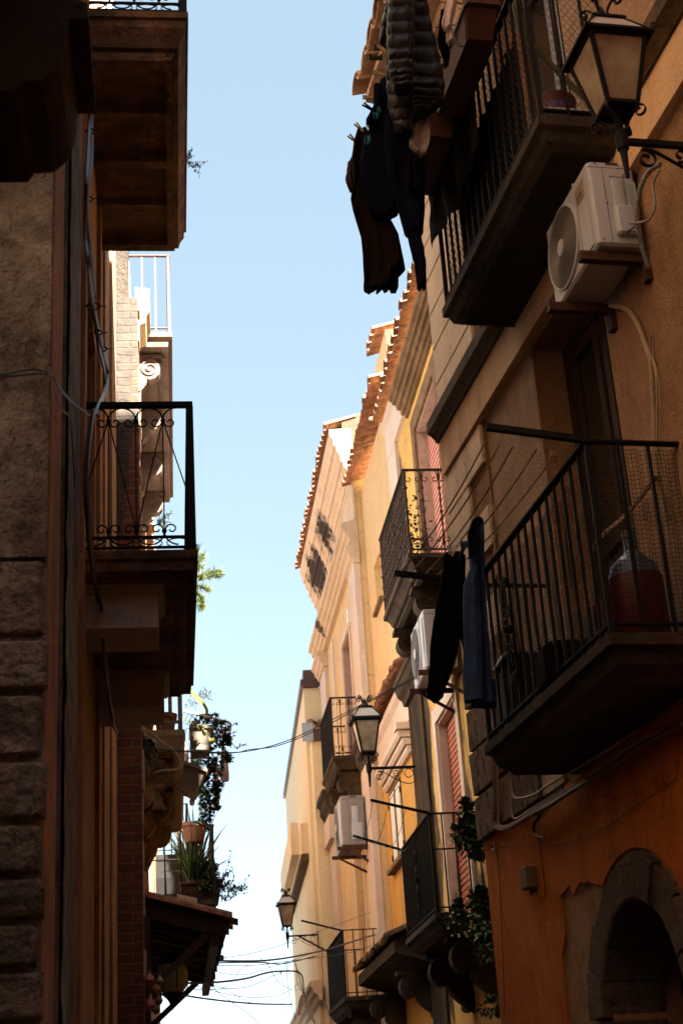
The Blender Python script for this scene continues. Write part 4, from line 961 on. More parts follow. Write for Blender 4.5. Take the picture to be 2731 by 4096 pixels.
# white steel frame at its near end
wf = MB(); wf.box(L2, 14.52, 14.56, .455, .50, 5.47, 6.75); wf.box(L2, 14.52, 14.545, .275, .295, 5.47, 6.75); wf.box(L2, 14.52, 14.545, .02, .04, 5.47, 6.75); wf.box(L2, 14.52, 14.55, 0, .455, 5.53, 5.56)
wf.box(L2, 14.56, 18.5, .47, .50, 6.4, 6.44); wf.build('white_frame', 'whitepost', pb)
wf = MB(); wf.box(L2, 14.8, 15.3, .36, .40, 5.47, 6.75); wf.build('grey_panel', K['whitepost'], pb)
# timber and tile canopy
cn = MB(); Pc = lambda x, y, z: V((x, y, z))
cn.hexa([Pc(-.30, 14.0, 3.72), Pc(.50, 14.0, 3.50), Pc(.46, 18.6, 3.50), Pc(-.30, 18.6, 3.72), Pc(-.30, 14.0, 3.76), Pc(.50, 14.0, 3.54), Pc(.46, 18.6, 3.54), Pc(-.30, 18.6, 3.76)])
cnp = cn.build('canopy', 'woodred', H7)
for y in (14.04, 14.75, 15.5, 16.15, 16.9, 17.7, 18.5):
    r = MB(); r.hexa([Pc(-.26, y-.035, 3.60), Pc(.46, y-.035, 3.40), Pc(.46, y+.035, 3.40), Pc(-.26, y+.035, 3.60), Pc(-.26, y-.035, 3.715), Pc(.46, y-.035, 3.515), Pc(.46, y+.035, 3.515), Pc(-.26, y+.035, 3.715)]); r.build('rafter', 'woodred', cnp)
    if y in (14.04, 17.7):
        r = MB(); r.tube([Pc(-.25, y, 2.95), Pc(.30, y, 3.42)], .03, 4, flat=(.06, .06)); r.build('brace', 'woodred', cnp)
pst = MB(); pst.box(BR, 13.92, 14.1, 0, .05, 2.6, 3.6); pst.build('wall_post', 'woodred', cnp)
bmm = MB(); bmm.box(BR, 14.0, 18.6, .58, .66, 3.31, 3.40); bmm.build('eaves_beam', 'woodred', cnp)
tl = MB()
rnd = random.Random(9)
for i in range(26):
    y = 14.0+i*.18
    for conv in (1, 0):
        rr = .085; rg = []; xo = .56+rnd.uniform(-.10, .05)-(.18 if i in (9, 10, 15, 22) else 0)-i*.004
        for (x, z) in ((xo, 3.53+(.58-xo)*.28+rnd.uniform(-.015, .015)), (-.30, 3.78)):
            yy = y+(0 if conv else .09); zz = z+(0 if conv else .055)
            o_ = [Pc(x, yy+rr*cos(pi*k/8), zz+(rr*sin(pi*k/8)*.8 if conv else -rr*sin(pi*k/8)*.6)) for k in range(9)]
            i_ = [Pc(x, yy+(rr-.013)*cos(pi*k/8), zz+((rr-.013)*sin(pi*k/8)*.8 if conv else -(rr-.013)*sin(pi*k/8)*.6)) for k in range(9)]
            rg.append(o_+i_[::-1])
        tl.rings(rg)
tl.build('canopy_tiles', 'tile', cnp, True)
ct = MB(); rg = []
for (x, z) in ((.215, 3.66), (.035, 3.71)):
    o_ = [Pc(x, 14.05+.09*cos(pi*k/8), z+.09*sin(pi*k/8)) for k in range(9)]; i_ = [Pc(x, 14.05+.075*cos(pi*k/8), z+.075*sin(pi*k/8)) for k in range(9)]; rg.append(o_+i_[::-1])
ct.rings(rg); ct.build('cap_tile', 'tile_pale', cnp, True)

# ================================================================== house beyond, left
L3 = Fr((-.3, 0), (0, 1), 1)
H8 = house('old_eaved_house', 'shadowed house beyond the brick pier with two iron railed balconies full of pots', L3, 20)
wall(L3, 19.05, 33, 0, 9.9, [(20.0, 21.0, 4.52, 6.8, .2)], back=5).build('wall', 'orange_left', H8)
eave(L3, 19.0, 24, 10.0, .12, .2, .09, jit=.03).build('eave_tiles', 'tile_pale', H8, True)
d1 = slab(L3, 19.2, 21.6, .84, 4.52, ((0, 0), (0, -.06), (-.03, -.10), (-.08, -.20))).build('balcony', 'slab', H8)
railing(L3, 19.2, 21.6, .84, 4.52, .94, d1, 'iron', spacing=.17, bar=.018, low=.08)
for s in (19.3, 20.4, 21.2): corbel(L3, s, s+.22, 4.32, .74, .78).build('corbel', 'slab', d1)
d2_ = slab(L3, 27, 29.6, .60, 6.52, ((0, 0), (0, -.08), (-.03, -.12), (-.05, -.4), (-.15, -.7))).build('balcony', 'black_hole', H8)  # near-black in place of slab stone, shade put into the colour
railing(L3, 27, 29.6, .60, 6.52, .90, d2_, 'iron', spacing=.13, bar=.02, low=.08)

# ================================================================== STREET LAMPS
def make_lamp(L):
    """local: wall at x=0, arm along +x at z=0, lantern over x=L"""
    root = thing('street_lamp', 'x', 'street lamp', (0, 0, 0))
    a = MB(); a.box(Fr((0, 0), (1, 0), 1), 0, L, -.016, .016, -.016, .016); a.build('arm', 'iron', root)
    wp = MB(); wp.cbox((.008, 0, -.10), .014, .05, .34); wp.build('wall_plate', 'iron', root)
    s_ = MB(); X = V((1, 0, 0)); Z = V((0, 0, 1))
    main = spline([(L*.83, 0, -.045), (L*.72, 0, -.05), (L*.5, 0, -.13), (L*.28, 0, -.20), (L*.12, 0, -.20), (.03, 0, -.12), (.02, 0, -.03)], 6)
    s_.tube(main, .006, 4, flat=(.022, .006))
    s_.tube(scroll((L*.80, 0, -.105), X, Z, .062, .018, 1.2, R_(80), 26, 1), .005, 4, flat=(.022, .006))
    s_.tube(scroll((L*.47, 0, -.065), X, Z, .048, .016, 1.1, R_(-60), 24, -1), .005, 4, flat=(.022, .006))
    s_.tube(scroll((L*.18, 0, -.075), X, Z, .06, .05, 1.0, R_(-90), 26, 1), .005, 4, flat=(.022, .006))
    s_.build('scrollwork', 'iron', root)
    st = MB(); st.lathe((L, 0, 0), [(.004, -.24), (.012, -.225), (.022, -.06), (.034, -.05), (.036, .045), (.030, .06), (.020, .075), (.016, .15), (.03, .19), (.0, .20)], 10); st.build('stem', 'iron', root)
    b0, b1 = .085, .155; z0, z1 = .20, .60
    cg = MB()
    for k in range(4):
        an = R_(45+90*k); d = V((cos(an), sin(an), 0))
        cg.tube([V((L, 0, .03))+d*.03, V((L, 0, .10))+d*.055, V((L, 0, .17))+d*.10, V((L, 0, .20))+d*.115], .006, 4, flat=(.016, .006))
        cg.tube(scroll(V((L, 0, .145))+d*.125, d, Z, .04, .016, 1.1, R_(110), 18, -1), .005, 4, flat=(.02, .005))
    cg.build('cradle', 'iron', root)
    fr_ = MB(); r = .011
    for sx in (-1, 1):
        for sy in (-1, 1):
            fr_.tube([(L+sx*b0, sy*b0, z0), (L+sx*b1, sy*b1, z1)], r, 4, flat=(.022, .022))
    for (bb, z) in ((b0, z0), (b1, z1)):
        for p, q in (((-1, -1), (1, -1)), ((1, -1), (1, 1)), ((1, 1), (-1, 1)), ((-1, 1), (-1, -1))):
            fr_.tube([(L+p[0]*bb, p[1]*bb, z), (L+q[0]*bb, q[1]*bb, z)], r, 4, flat=(.024, .02))
    fr_.build('frame', 'iron', root)
    for p, q in (((-1, -1), (1, -1)), ((1, -1), (1, 1)), ((1, 1), (-1, 1)), ((-1, 1), (-1, -1))):
        g_ = MB(); a0, a1 = b0-.004, b1-.004; n_ = V(((p[0]+q[0])/2, (p[1]+q[1])/2, 0))*.006
        c_ = [V((L+p[0]*a0, p[1]*a0, z0+.008)), V((L+q[0]*a0, q[1]*a0, z0+.008)), V((L+q[0]*a1, q[1]*a1, z1-.008)), V((L+p[0]*a1, p[1]*a1, z1-.008))]
        g_.hexa([v-n_*.5 for v in c_]+[v+n_*.5 for v in c_]); g_.build('glass_pane', 'lampglass', root)
    rf = MB(); e = .20
    def ringq(h, z): return [V((L+sx*h, sy*h, z)) for sx, sy in ((-1, -1), (1, -1), (1, 1), (-1, 1))]
    rf.rings([ringq(b1+.01, z1+.012), ringq(e, z1+.005), ringq(e, z1+.022), ringq(.17, z1+.045)]); rf.build('eave', 'iron', root)
    rg = MB(); rg.rings([ringq(.165, z1+.046), ringq(.085, z1+.17)]); rg.build('roof', 'lampglass_top', root)
    rc = MB()
    for sx in (-1, 1):
        for sy in (-1, 1): rc.tube([(L+sx*.17, sy*.17, z1+.046), (L+sx*.085, sy*.085, z1+.175)], .006, 4)
    rc.rings([ringq(.095, z1+.171), ringq(.10, z1+.18), ringq(.085, z1+.20), ringq(.03, z1+.215)])
    rc.build('roof_frame', 'iron', root)
    cr = MB()
    for k in range(4):
        an = R_(45+90*k); d = V((cos(an), sin(an), 0))
        cr.tube(spline([V((L, 0, z1+.21))+d*.06, V((L, 0, z1+.26))+d*.035, V((L, 0, z1+.30))+d*.05, V((L, 0, z1+.33))+d*.075], 5), .005, 4, flat=(.02, .005))
        cr.tube(scroll(V((L, 0, z1+.31))+d*.10, d, Z, .032, .012, 1.1, R_(150), 16, -1), .005, 4, flat=(.02, .005))
        cr.tube(scroll(V((L, 0, z1+.045))+d*.275, d, Z, .022, .008, 1.1, R_(200), 14, 1), .004, 4, flat=(.014, .004))
    cr.lathe((L, 0, z1+.21), [(.02, 0), (.012, .03), (.022, .06), (.008, .10), (.0, .12)], 8)
    cr.build('crown', 'iron', root)
    return root
def place_lamp(root, p, wx, wy, label, sc=1.):
    root.location = p; root.rotation_euler = (0, 0, atan2(wy, wx)); root.scale = (sc, sc, sc)
    root['label'] = label; root['group'] = 'wrought iron street lamps on wall arms'
sl0 = make_lamp(.62)
lamps = [sl0, copytree(sl0), copytree(sl0)]
pN = atY(2486, 566, 5.24)
tN = pN; dist = (tN-W1.O).dot(W1.n); 
place_lamp(lamps[0], W1((tN-W1.O).dot(W1.d), 0, tN.z), W1.n.x, W1.n.y, 'nearest big iron lantern with dusty glass over the white air conditioner at the upper right', dist/.62)
pM = atY(1475, 3074, 17.95)
place_lamp(lamps[1], M(17.95, .0, pM.z), -1, 0, 'iron lantern in mid alley on a scrolled arm fixed to the black damp pilaster', (3.0-pM.x)/.62)
pF = atY(1150, 3745, 28.5)
place_lamp(lamps[2], V((2.74, 29.35, pF.z)), -1, 0, 'farthest and smallest iron lantern hanging against the sky from the far cream house', .92)
lamps[2].location = V((pF.x+.62*.92, 28.5, pF.z))

# ================================================================== AIR CONDITIONERS
def textpart(s, size, mtx, mat, parent, depth=.0006, name='lettering'):
    cu = bpy.data.curves.new('t', 'FONT'); cu.body = s; cu.size = size; cu.extrude = depth; cu.align_x = 'LEFT'
    o = bpy.data.objects.new('t', cu); COL.objects.link(o); bpy.context.view_layer.update()
    me = bpy.data.meshes.new_from_object(o.evaluated_get(bpy.context.evaluated_depsgraph_get())); bpy.data.objects.remove(o)
    me.transform(Matrix.Translation(-parent.location) @ mtx); me.materials.clear(); me.materials.append(K[mat])
    q = bpy.data.objects.new(name, me); COL.objects.link(q); q.parent = parent; return q
def basis(x, y, o):
    z = x.cross(y); return Matrix(((x.x, y.x, z.x, o.x), (x.y, y.y, z.y, o.y), (x.z, y.z, z.z, o.z), (0, 0, 0, 1)))
def ac(fr, s0, w, n0, d, z, h, label, fan=.64, detail=True, bracket='iron_rust', rings=15, logo=None):
    root = thing('air_conditioner', label, 'air conditioner', fr(s0+w/2, n0+d/2, z), 'outdoor air conditioner units on the right hand walls')
    B = MB(); rot = Matrix(((fr.d.x, fr.n.x, 0), (fr.d.y, fr.n.y, 0), (0, 0, 1)))
    B.bbox(fr(s0+w/2, n0+d/2, z+h/2), w, d, h, .022, rot, 3); B.build('body', 'ac', root, True)
    # fan disc on the street face, at the far end
    c = fr(s0+w*fan, n0+d, z+h*.5); R0 = h*.44
    f = MB(); Y = fr.n
    def ring(r, z_, k=40): return [c+fr.d*(r*cos(2*pi*i/k))+V((0, 0, r*sin(2*pi*i/k)))+Y*z_ for i in range(k)]
    f.rings([ring(R0*1.04, .0), ring(R0*1.04, .012), ring(R0*.99, .016), ring(R0*.97, .004)], cap=False); f.build('fan_ring', 'ac', root, True)
    f = MB(); f.rings([ring(R0*.97, .003), ring(R0*.02, .003)]); f.build('fan_recess', 'ac_dark', root)
    f = MB()
    for i in range(rings):
        r = R0*(.22+.75*i/(rings-1)); zc = .006+.016*(1-(r/R0)**2)
        f.tube([c+fr.d*(r*cos(2*pi*k/36))+V((0, 0, r*sin(2*pi*k/36)))+Y*zc for k in range(36)], R0*.011, 4, closed=True)
    for k in range(20):
        a = 2*pi*k/20; f.tube([c+(fr.d*cos(a)+V((0, 0, sin(a))))*r+Y*(.004+.016*(1-(r/R0)**2)) for r in (R0*.18, R0*.55, R0*.97)], R0*.006, 3)
    f.build('fan_grille', 'ac_grille', root, True)
    f = MB(); f.rings([ring(R0*.20, .008, 24), ring(R0*.20, .024, 24), ring(R0*.15, .027, 24)]); f.build('fan_hub', 'ac', root, True)
    # near side: seams, service cover, valve cover, screws
    sm_ = MB()
    if detail:
        e = .0012
        for (a, b_, c_, d_) in ((.02, .98, .92, .925), (.345*.9, .345*.9+.008, .03, .92), ):
            sm_.box(fr, s0-e, s0+.002, n0+d*(1-b_), n0+d*(1-a), z+h*c_, z+h*d_)
        for (a, b_, c_, d_) in ((.45, .76, .815, .82), (.45, .455, .10, .82), (.755, .76, .30, .82)): sm_.box(fr, s0-e, s0+.002, n0+d*(1-b_), n0+d*(1-a), z+h*c_, z+h*d_)
        sm_.box(fr, s0-e, s0+.002, n0+d*.32, n0+d*.60, z+h*.955, z+h*.985)
        sm_.build('seams', 'ac_dark', root)
        v = MB(); v.bbox(fr(s0-.014, n0+d*.36, z+h*.27), .05, d*.46, h*.34, .02, rot, 3); v.bbox(fr(s0-.004, n0+d*.42, z+h*.60), .018, d*.26, h*.36, .008, rot, 2)
        v.build('valve_cover', 'ac', root, True)
        sc__ = MB()
        for a, b_ in ((.14, .06), (.60, .50), (.33, .49), (.94, .05), (.18, .965), (.86, .965)):
            p = fr(s0-.001, n0+d*(1-a), z+h*b_); sc__.lathe(p, [(0, -.004), (.005, -.002), (.005, .002), (0, .004)], 8)
        sc__.build('screws', 'ac_dark', root)
        # front panel step and logo plate
        fp = MB(); fp.box(fr, s0+w*.06, s0+w*.255, n0+d, n0+d+.006, z+h*.05, z+h*.90); fp.box(fr, s0+w*.275, s0+w*.295, n0+d, n0+d+.012, z+h*.03, z+h*.97); fp.build('front_panel', 'ac', root)
    # steel brackets carrying it
    for s in (s0+.07, s0+w-.10):
        b = MB(); b.box(fr, s-.024, s+.024, -.0, n0+d+.08, z-.06, z-.012); b.box(fr, s-.028, s+.028, -.0, .035, z-.16, z-.061)
        if bracket != 'iron_rust' or not detail or h > .55: b.hexa([fr(s-.014, .035, z-.29), fr(s+.014, .035, z-.29), fr(s+.014, .035, z-.25), fr(s-.014, .035, z-.25), fr(s-.014, n0+d, z-.047), fr(s+.014, n0+d, z-.047), fr(s+.014, n0+d-.05, z-.046), fr(s-.014, n0+d-.05, z-.046)])
        b.build('bracket', bracket, root)
    return root
a1 = ac(W1, 6.19, .66, .035, .25, 5.63, .50, 'big white air conditioner on rusty brackets beside the nearest iron lamp')
cs_, s0, nn = .66, 6.19, .285
lp = MB(); lp.box(W1, s0+.06, s0+.175, nn+.006, nn+.0085, 5.63+.33, 5.63+.43); lp.build('logo_plate', 'plate', a1)
XD, ZD = -W1.d, V((0, 0, 1))
textpart('OLIMPIA', .021, basis(XD, ZD, W1(s0+.165, nn+.009, 5.63+.365)), 'ink', a1)
textpart('SPLENDID', .018, basis(XD, ZD, W1(s0+.165, nn+.009, 5.63+.342)), 'ink', a1)
em = MB(); em.tube([W1(s0+.118+.010*cos(a)*(1 if k else 1), nn+.0092, 6.045+.012*sin(a)) for k, a in enumerate([R_(i*30) for i in range(12)])], .0012, 4, closed=True); em.build('emblem', 'ink2', a1)
lb = MB(); lb.box(W1, s0-.0022, s0+.001, .040, .095, 5.63+.19, 5.63+.385); lb.build('rating_label', 'label', a1)
SX = W1.n*-1
textpart('CE', .034, basis(SX, ZD, W1(s0-.003, .099, 5.63+.405)), 'ink', a1)
ln = MB()
for k in range(15):
    z = 5.63+.225+k*.0098; ln.box(W1, s0-.0032, s0-.0018, .046+.004*(k % 3), .088-.003*(k % 4), z, z+.0035)
ln.box(W1, s0-.0032, s0-.0018, .052, .086, 5.63+.196, 5.63+.205)
ln.build('label_print', 'ink2', a1)
# the other two units
a2 = ac(M, 14.35, .85, .10, .32, 5.98, .62, 'white air conditioner under the middle balcony, half hidden behind black trousers', rings=12)
bl = MB(); bl.box(M, 14.40, 14.52, .42+.004, .424+.006, 6.15, 6.52); bl.build('blue_sticker', 'label', a2)
a3 = ac(M, 22.35, .95, .12, .36, 5.70, .74, 'white air conditioner on the ochre house below its balcony, grey white pipes at its side', rings=10)
for ch_ in a3.children:
    if ch_.name.startswith('body'): ch_.data.materials[0] = K['ac_dim']

# ================================================================== CABLES AND PIPES
def cable(pts, r, mat, label, cat='cable', name='cable', n=8, sides=5, group=None, extra=(), sp=True):
    mb = MB(); mb.tube(spline(pts, n) if sp else pts, r, sides)
    for e in extra: mb.tube(spline(e[0], n), e[1], sides)
    return solo(mb, name, mat, label, cat, group, True)
def w1p(px, py, n=.04): s, z = W1.at(px, py, n); return W1(s, n, z)
def l1p(px, py, n=.08): s, z = L1.at(px, py, n); return L1(s, n, z)
# corrugated white conduit down the near right house
pts = spline([w1p(2640, 655, .10), w1p(2590, 690, .12), w1p(2553, 780, .14), w1p(2548, 900, .13), w1p(2570, 1000, .10), w1p(2595, 1070, .06)], 10)
mb = MB(); L_ = []
tot = 0; dense = []
for i in range(len(pts)-1):
    k = max(1, int((pts[i+1]-pts[i]).length/.004))
    for j in range(k): dense.append(pts[i].lerp(pts[i+1], j/k))
mb.tube(dense, [.0125+.0022*(1 if (i//1) % 2 else -1) for i in range(len(dense))], 8); solo(mb, 'corrugated_hose', K['ac_grille'], 'thick ribbed grey hose curling from the wall hole to the big air conditioner', 'hose', None)
cable([w1p(2637, 680, .06), w1p(2610, 740, .10), w1p(2618, 820, .12), w1p(2590, 880, .15), w1p(2520, 893, .20)], .007, 'ac_grille', 'thin white drain tube looping beside the ribbed hose', 'tube', 'drain_tube')
cable([w1p(2560, 840, .08), w1p(2540, 900, .12), w1p(2505, 930, .2)], .005, 'cable', 'thin black wire hanging behind the big air conditioner', 'wire', 'wire')
pts = spline([w1p(x, y, .03) for x, y in ((2440, 1222), (2500, 1235), (2545, 1290), (2575, 1370), (2600, 1450), (2608, 1570), (2615, 1700), (2618, 1850), (2630, 1950), (2655, 2070))], 8)
dense = []
for i in range(len(pts)-1):
    k = max(1, int((pts[i+1]-pts[i]).length/.006))
    for j in range(k): dense.append(pts[i].lerp(pts[i+1], j/k))
mb = MB(); mb.tube(dense, [.013+.002*(i % 2) for i in range(len(dense))], 8); solo(mb, 'ribbed_conduit', 'cable_tan', 'ribbed beige conduit running down the tan wall past the door', 'conduit')
cable([w1p(x, y, .035) for x, y in ((2602, 1340), (2598, 1410), (2622, 1500), (2626, 1700), (2628, 1930), (2650, 2060), (2680, 2180), (2700, 2300), (2718, 2420), (2722, 2520), (2724, 2650), (2700, 2760), (2660, 2800))], .006, 'cable_tan', 'pale twin cable clipped down the tan wall to the lower balcony',
      extra=[([w1p(x, y, .045) for x, y in ((2612, 1330), (2610, 1420), (2634, 1560), (2640, 1900), (2665, 2090), (2700, 2250), (2728, 2400), (2731, 2600))], .004)])
cable([w1p(x, y, .30 if i < 2 else .05) for i, (x, y) in enumerate(((2375, 2200), (2400, 2150), (2500, 2060), (2590, 1950), (2618, 1900)))], .012, 'cable_tan', 'rope-like ribbed hose slanting behind the net to the wall conduit', 'hose', 'hose')
cable([w1p(x, y, .05) for x, y in ((1958, 2018), (1970, 2060), (1965, 2110), (1975, 2160), (1978, 2220))], .006, 'cable_tan', 'short looped cable dangling beside the corner blocks', extra=[([w1p(x, y, .05) for x, y in ((1965, 2010), (1980, 2060), (1985, 2120), (1976, 2170))], .005)])
def c5(x, y, n=.05): return w1p(1600+x*.3827, 2800+y*.3827, n)
cable([c5(x, y, .07) for x, y in ((970, 560), (985, 700), (990, 900), (1000, 1100), (985, 1240), (1000, 1320), (1060, 1345), (1140, 1330), (1250, 1270), (1400, 1180), (1568, 1090), (1800, 940), (2200, 700), (2600, 420), (2950, 250))], .017, 'cable_grey', 'thick grey pipe bending below the pitted corner stones and rising along the orange wall', 'pipe', 'wall_pipe')
cable([c5(x, y, .10) for x, y in ((1010, 570), (1015, 800), (1022, 1100), (1030, 1290), (1100, 1310), (1260, 1250), (1400, 1150), (1568, 1040), (1900, 830), (2300, 540), (2700, 330))], .005, 'cable_tan', 'thin pale cable following the thick grey pipe', extra=[([c5(x, y, .06) for x, y in ((1160, 650), (1150, 760), (1150, 1000), (1160, 1180), (1200, 1240), (1300, 1190), (1450, 1090), (1700, 930))], .007),
      ([c5(x, y, .08) for x, y in ((1200, 730), (1150, 780), (1165, 960), (1200, 1020), (1270, 1025), (1400, 990), (1500, 920), (1700, 800), (2100, 560), (2500, 300))], .008)])
cable([c5(x, y, .05) for x, y in ((1455, 1180), (1440, 1240), (1400, 1290), (1395, 1370), (1430, 1420), (1500, 1440))], .009, K['greenwin'], 'short green hose hanging from the grey pipe on the orange wall', 'hose', 'hose')
cable([c5(x, y, .025) for x, y in ((1000, 1500), (1200, 1530), (1500, 1530), (1800, 1470), (2100, 1350), (2500, 1080), (2900, 820))], .0022, 'cable', 'thin slack wire sagging across the orange wall', 'wire', 'wire')
cable([c5(x, y, .025) for x, y in ((990, 1500), (1010, 1600), (1030, 1800), (1045, 2000), (1060, 2350), (1075, 2800), (1090, 3300))], .003, 'cable', 'thin black wire hanging straight down the orange corner', 'wire', 'wire', extra=[([c5(x, y, .03) for x, y in ((990, 1500), (965, 1510), (955, 1550), (985, 1570))], .006)])
cable([c5(x, y, .02) for x, y in ((1450, 1440), (1465, 1600), (1490, 1800), (1515, 2000), (1500, 2060), (1460, 2070), (1420, 2010), (1400, 1960))], .0025, 'cable', 'dangling wire looping under the small junction box', 'wire', 'wire')
s_, z_ = W1.at(2125, 3512, .03); jb = MB(); rot = Matrix(((W1.d.x, W1.n.x, 0), (W1.d.y, W1.n.y, 0), (0, 0, 1)))
jb.bbox(W1(s_, .045, z_), .13, .08, .13, .01, rot); jb.box(W1, s_-.02, s_+.01, .03, .055, z_-.10, z_-.064)
solo(jb, 'junction_box', 'boxgrey', 'small grey box fixed to the deep orange wall', 'junction box')
# blue grey bundle down the near left house
zb = [(350, 190), (362, 300), (366, 460), (362, 600), (352, 720), (346, 860), (352, 960), (362, 1050), (372, 1180), (380, 1260), (405, 1380), (425, 1480), (420, 1560), (400, 1620), (385, 1660)]
for k, (dx, dn, mt, lab) in enumerate(((-6, .10, 'cable_blue', 'blue grey power cable strapped down the dark left wall, street side'), (6, .07, 'cable_blue', 'blue grey power cable strapped down the dark left wall, wall side'))):
    cable([l1p(x+dx+3*sin(i*1.7+k*2), y, dn+.012*sin(i*2+k)) for i, (x, y) in enumerate(zb)], .011, mt, lab, group='blue grey cables down the left wall',
          extra=[([l1p(x-dx*.2+4*cos(i*1.3+k), y, dn-.02) for i, (x, y) in enumerate(zb)], .009)])
cable([l1p(x, y, .10) for x, y in ((375, 1640), (350, 1800), (345, 2000), (360, 2150), (375, 2300), (395, 2400), (410, 2500), (420, 2600), (435, 2750), (450, 2880), (470, 2930))], .014, 'cable', 'twisted black cable running down the left wall below the blue bundle', extra=[([l1p(x+6*sin(i*1.5), y, .115) for i, (x, y) in enumerate(((375, 1640), (350, 1800), (345, 2000), (360, 2150), (375, 2300), (395, 2400), (410, 2500), (420, 2600), (435, 2750), (450, 2880)))], .010)])
for i_, (x, y, r) in enumerate(((362, 285, .03), (362, 525, .03), (355, 795, .028), (375, 1225, .045), (395, 1330, .03), (412, 1395, .035))):
    tb_ = MB(); c = l1p(x, y, .08); tb_.tube([c+V((r*cos(a), r*sin(a)*.8, .006*sin(3*a))) for a in [R_(k*30) for k in range(12)]], .006, 5, closed=True)
    tb_.tube([c+V((r, 0, 0)), c+V((r+.03, -.03, -.02))], .004, 4)
    solo(tb_, 'cable_tie', 'cable', ['topmost', 'second', 'third', 'fourth and widest', 'fifth', 'lowest'][i_]+' black tie round the blue grey cable bundle', 'cable tie', 'ties on the blue grey cables')
cable([atY(x, y, 5.53) for x, y in ((-20, 1502), (40, 1490), (115, 1478), (186, 1484))]+[l1p(x, y, .07) for x, y in ((215, 1510), (245, 1560), (290, 1610), (330, 1640), (370, 1668))], .005, 'cable', 'dark cable crossing the grey pier and drooping to the bundle', extra=[([atY(x, y, 5.54) for x, y in ((-20, 1514), (60, 1502), (170, 1492), (188, 1500))], .006), ([l1p(x, y, .10) for x, y in ((225, 1580), (250, 1640), (280, 1670), (290, 1760), (300, 1950))], .003)])
# wires across the alley
def span(pl, r, mat, label, extra=(), name='overhead_wire'):
    return cable([atY(x, y, Y) for x, y, Y in pl], r, mat, label, 'wire', name, group='wires strung across the alley', extra=[([atY(x, y, Y) for x, y, Y in e], rr) for e, rr in extra])
span([(455, 2905, 13.25), (500, 2960, 13.3), (560, 2985, 13.4), (700, 3003, 13.6), (800, 3010, 13.8), (925, 3012, 14.1), (1050, 2993, 14.3), (1180, 2950, 14.5), (1350, 2868, 14.7), (1480, 2800, 14.85), (1600, 2740, 15), (1700, 2688, 15.1)], .005, 'cable', 'long twin wire rising across the alley from the brick pier to the far air conditioner',
     [([(700, 3001, 13.6), (925, 3010, 14.1), (1000, 2998, 14.3), (1120, 2980, 14.4), (1300, 2905, 14.6), (1480, 2806, 14.85), (1700, 2695, 15.1)], .005)])
span([(735, 3842, 16.2), (800, 3842, 16.5), (1000, 3844, 17.5), (1100, 3838, 18), (1200, 3822, 18.8), (1320, 3795, 19.8), (1420, 3763, 21), (1500, 3738, 22)], .011, 'cable_blue', 'thick upper cable crossing the bottom sky to the ochre house',
     [([(800, 3853, 16.5), (950, 3850, 17.2), (1050, 3850, 17.8), (1120, 3856, 18.2), (1180, 3845, 18.6), (1260, 3825, 19.2)], .007), ([(800, 3860, 16.5), (1000, 3862, 17.5), (1150, 3845, 18.3), (1400, 3810, 21), (1495, 3778, 22)], .004)])
span([(725, 3932, 16.2), (850, 3930, 17), (980, 3915, 18), (1060, 3893, 19), (1120, 3885, 20), (1200, 3893, 22), (1215, 3960, 24), (1216, 3990, 24)], .012, 'cable_blue', 'thick middle cable sagging low across the sky and turning down the far house')
span([(705, 3972, 16.2), (760, 3985, 16.6), (850, 3998, 17.2), (940, 4008, 18), (1050, 4016, 19), (1168, 4017, 22)], .010, 'cable_blue', 'lowest twisted cable crossing the bottom sky')
span([(718, 3950, 16.2), (800, 3958, 16.7), (900, 3955, 17.5), (1000, 3945, 18), (1100, 3900, 19), (1150, 3880, 20)], .004, 'cable_blue', 'tangle of thin loose wires between the thick cables at the bottom',
     [([(820, 3865, 16.8), (840, 3890, 17), (860, 3925, 17.3), (900, 3955, 17.6), (950, 3985, 18), (1010, 4015, 18.5)], .003), ([(1000, 3860, 18), (960, 3880, 17.8), (935, 3920, 17.6), (900, 3950, 17.5), (860, 3945, 17.2), (845, 3910, 17)], .003),
      ([(1150, 3850, 24), (1120, 3900, 24), (1090, 3950, 24), (1060, 3990, 24)], .004), ([(1147, 3860, 25), (1150, 3930, 25), (1160, 4000, 25), (1182, 4075, 25)], .005), ([(1122, 3888, 24), (1138, 3960, 24), (1130, 4030, 24), (1119, 4078, 24)], .003)])
for k_, (pl_, lab_) in enumerate((([(740, 3836, 16.3), (900, 3830, 17), (1060, 3800, 18), (1250, 3735, 20), (1480, 3650, 22)], 'thin wire just above the thick upper cable'),
    ([(715, 3920, 16.2), (860, 3965, 17), (1010, 3990, 18), (1130, 3975, 20), (1200, 3930, 24)], 'thin drooping wire crossing the middle cable'),
    ([(760, 3846, 16.3), (800, 3900, 16.6), (880, 3975, 17), (1000, 4060, 18), (1090, 4150, 19)], 'thin wire falling steeply from the canopy'),
    ([(1040, 3832, 18), (1080, 3870, 19), (1110, 3925, 20), (1175, 3960, 23), (1240, 3950, 27)], 'loose loop of thin wire beside the far house'),
    ([(735, 3850, 16.2), (950, 3900, 17.4), (1110, 3860, 19), (1230, 3820, 24)], 'thin slack wire between the upper and middle cables'))):
    span(pl_, .0035, 'cable_blue', lab_)
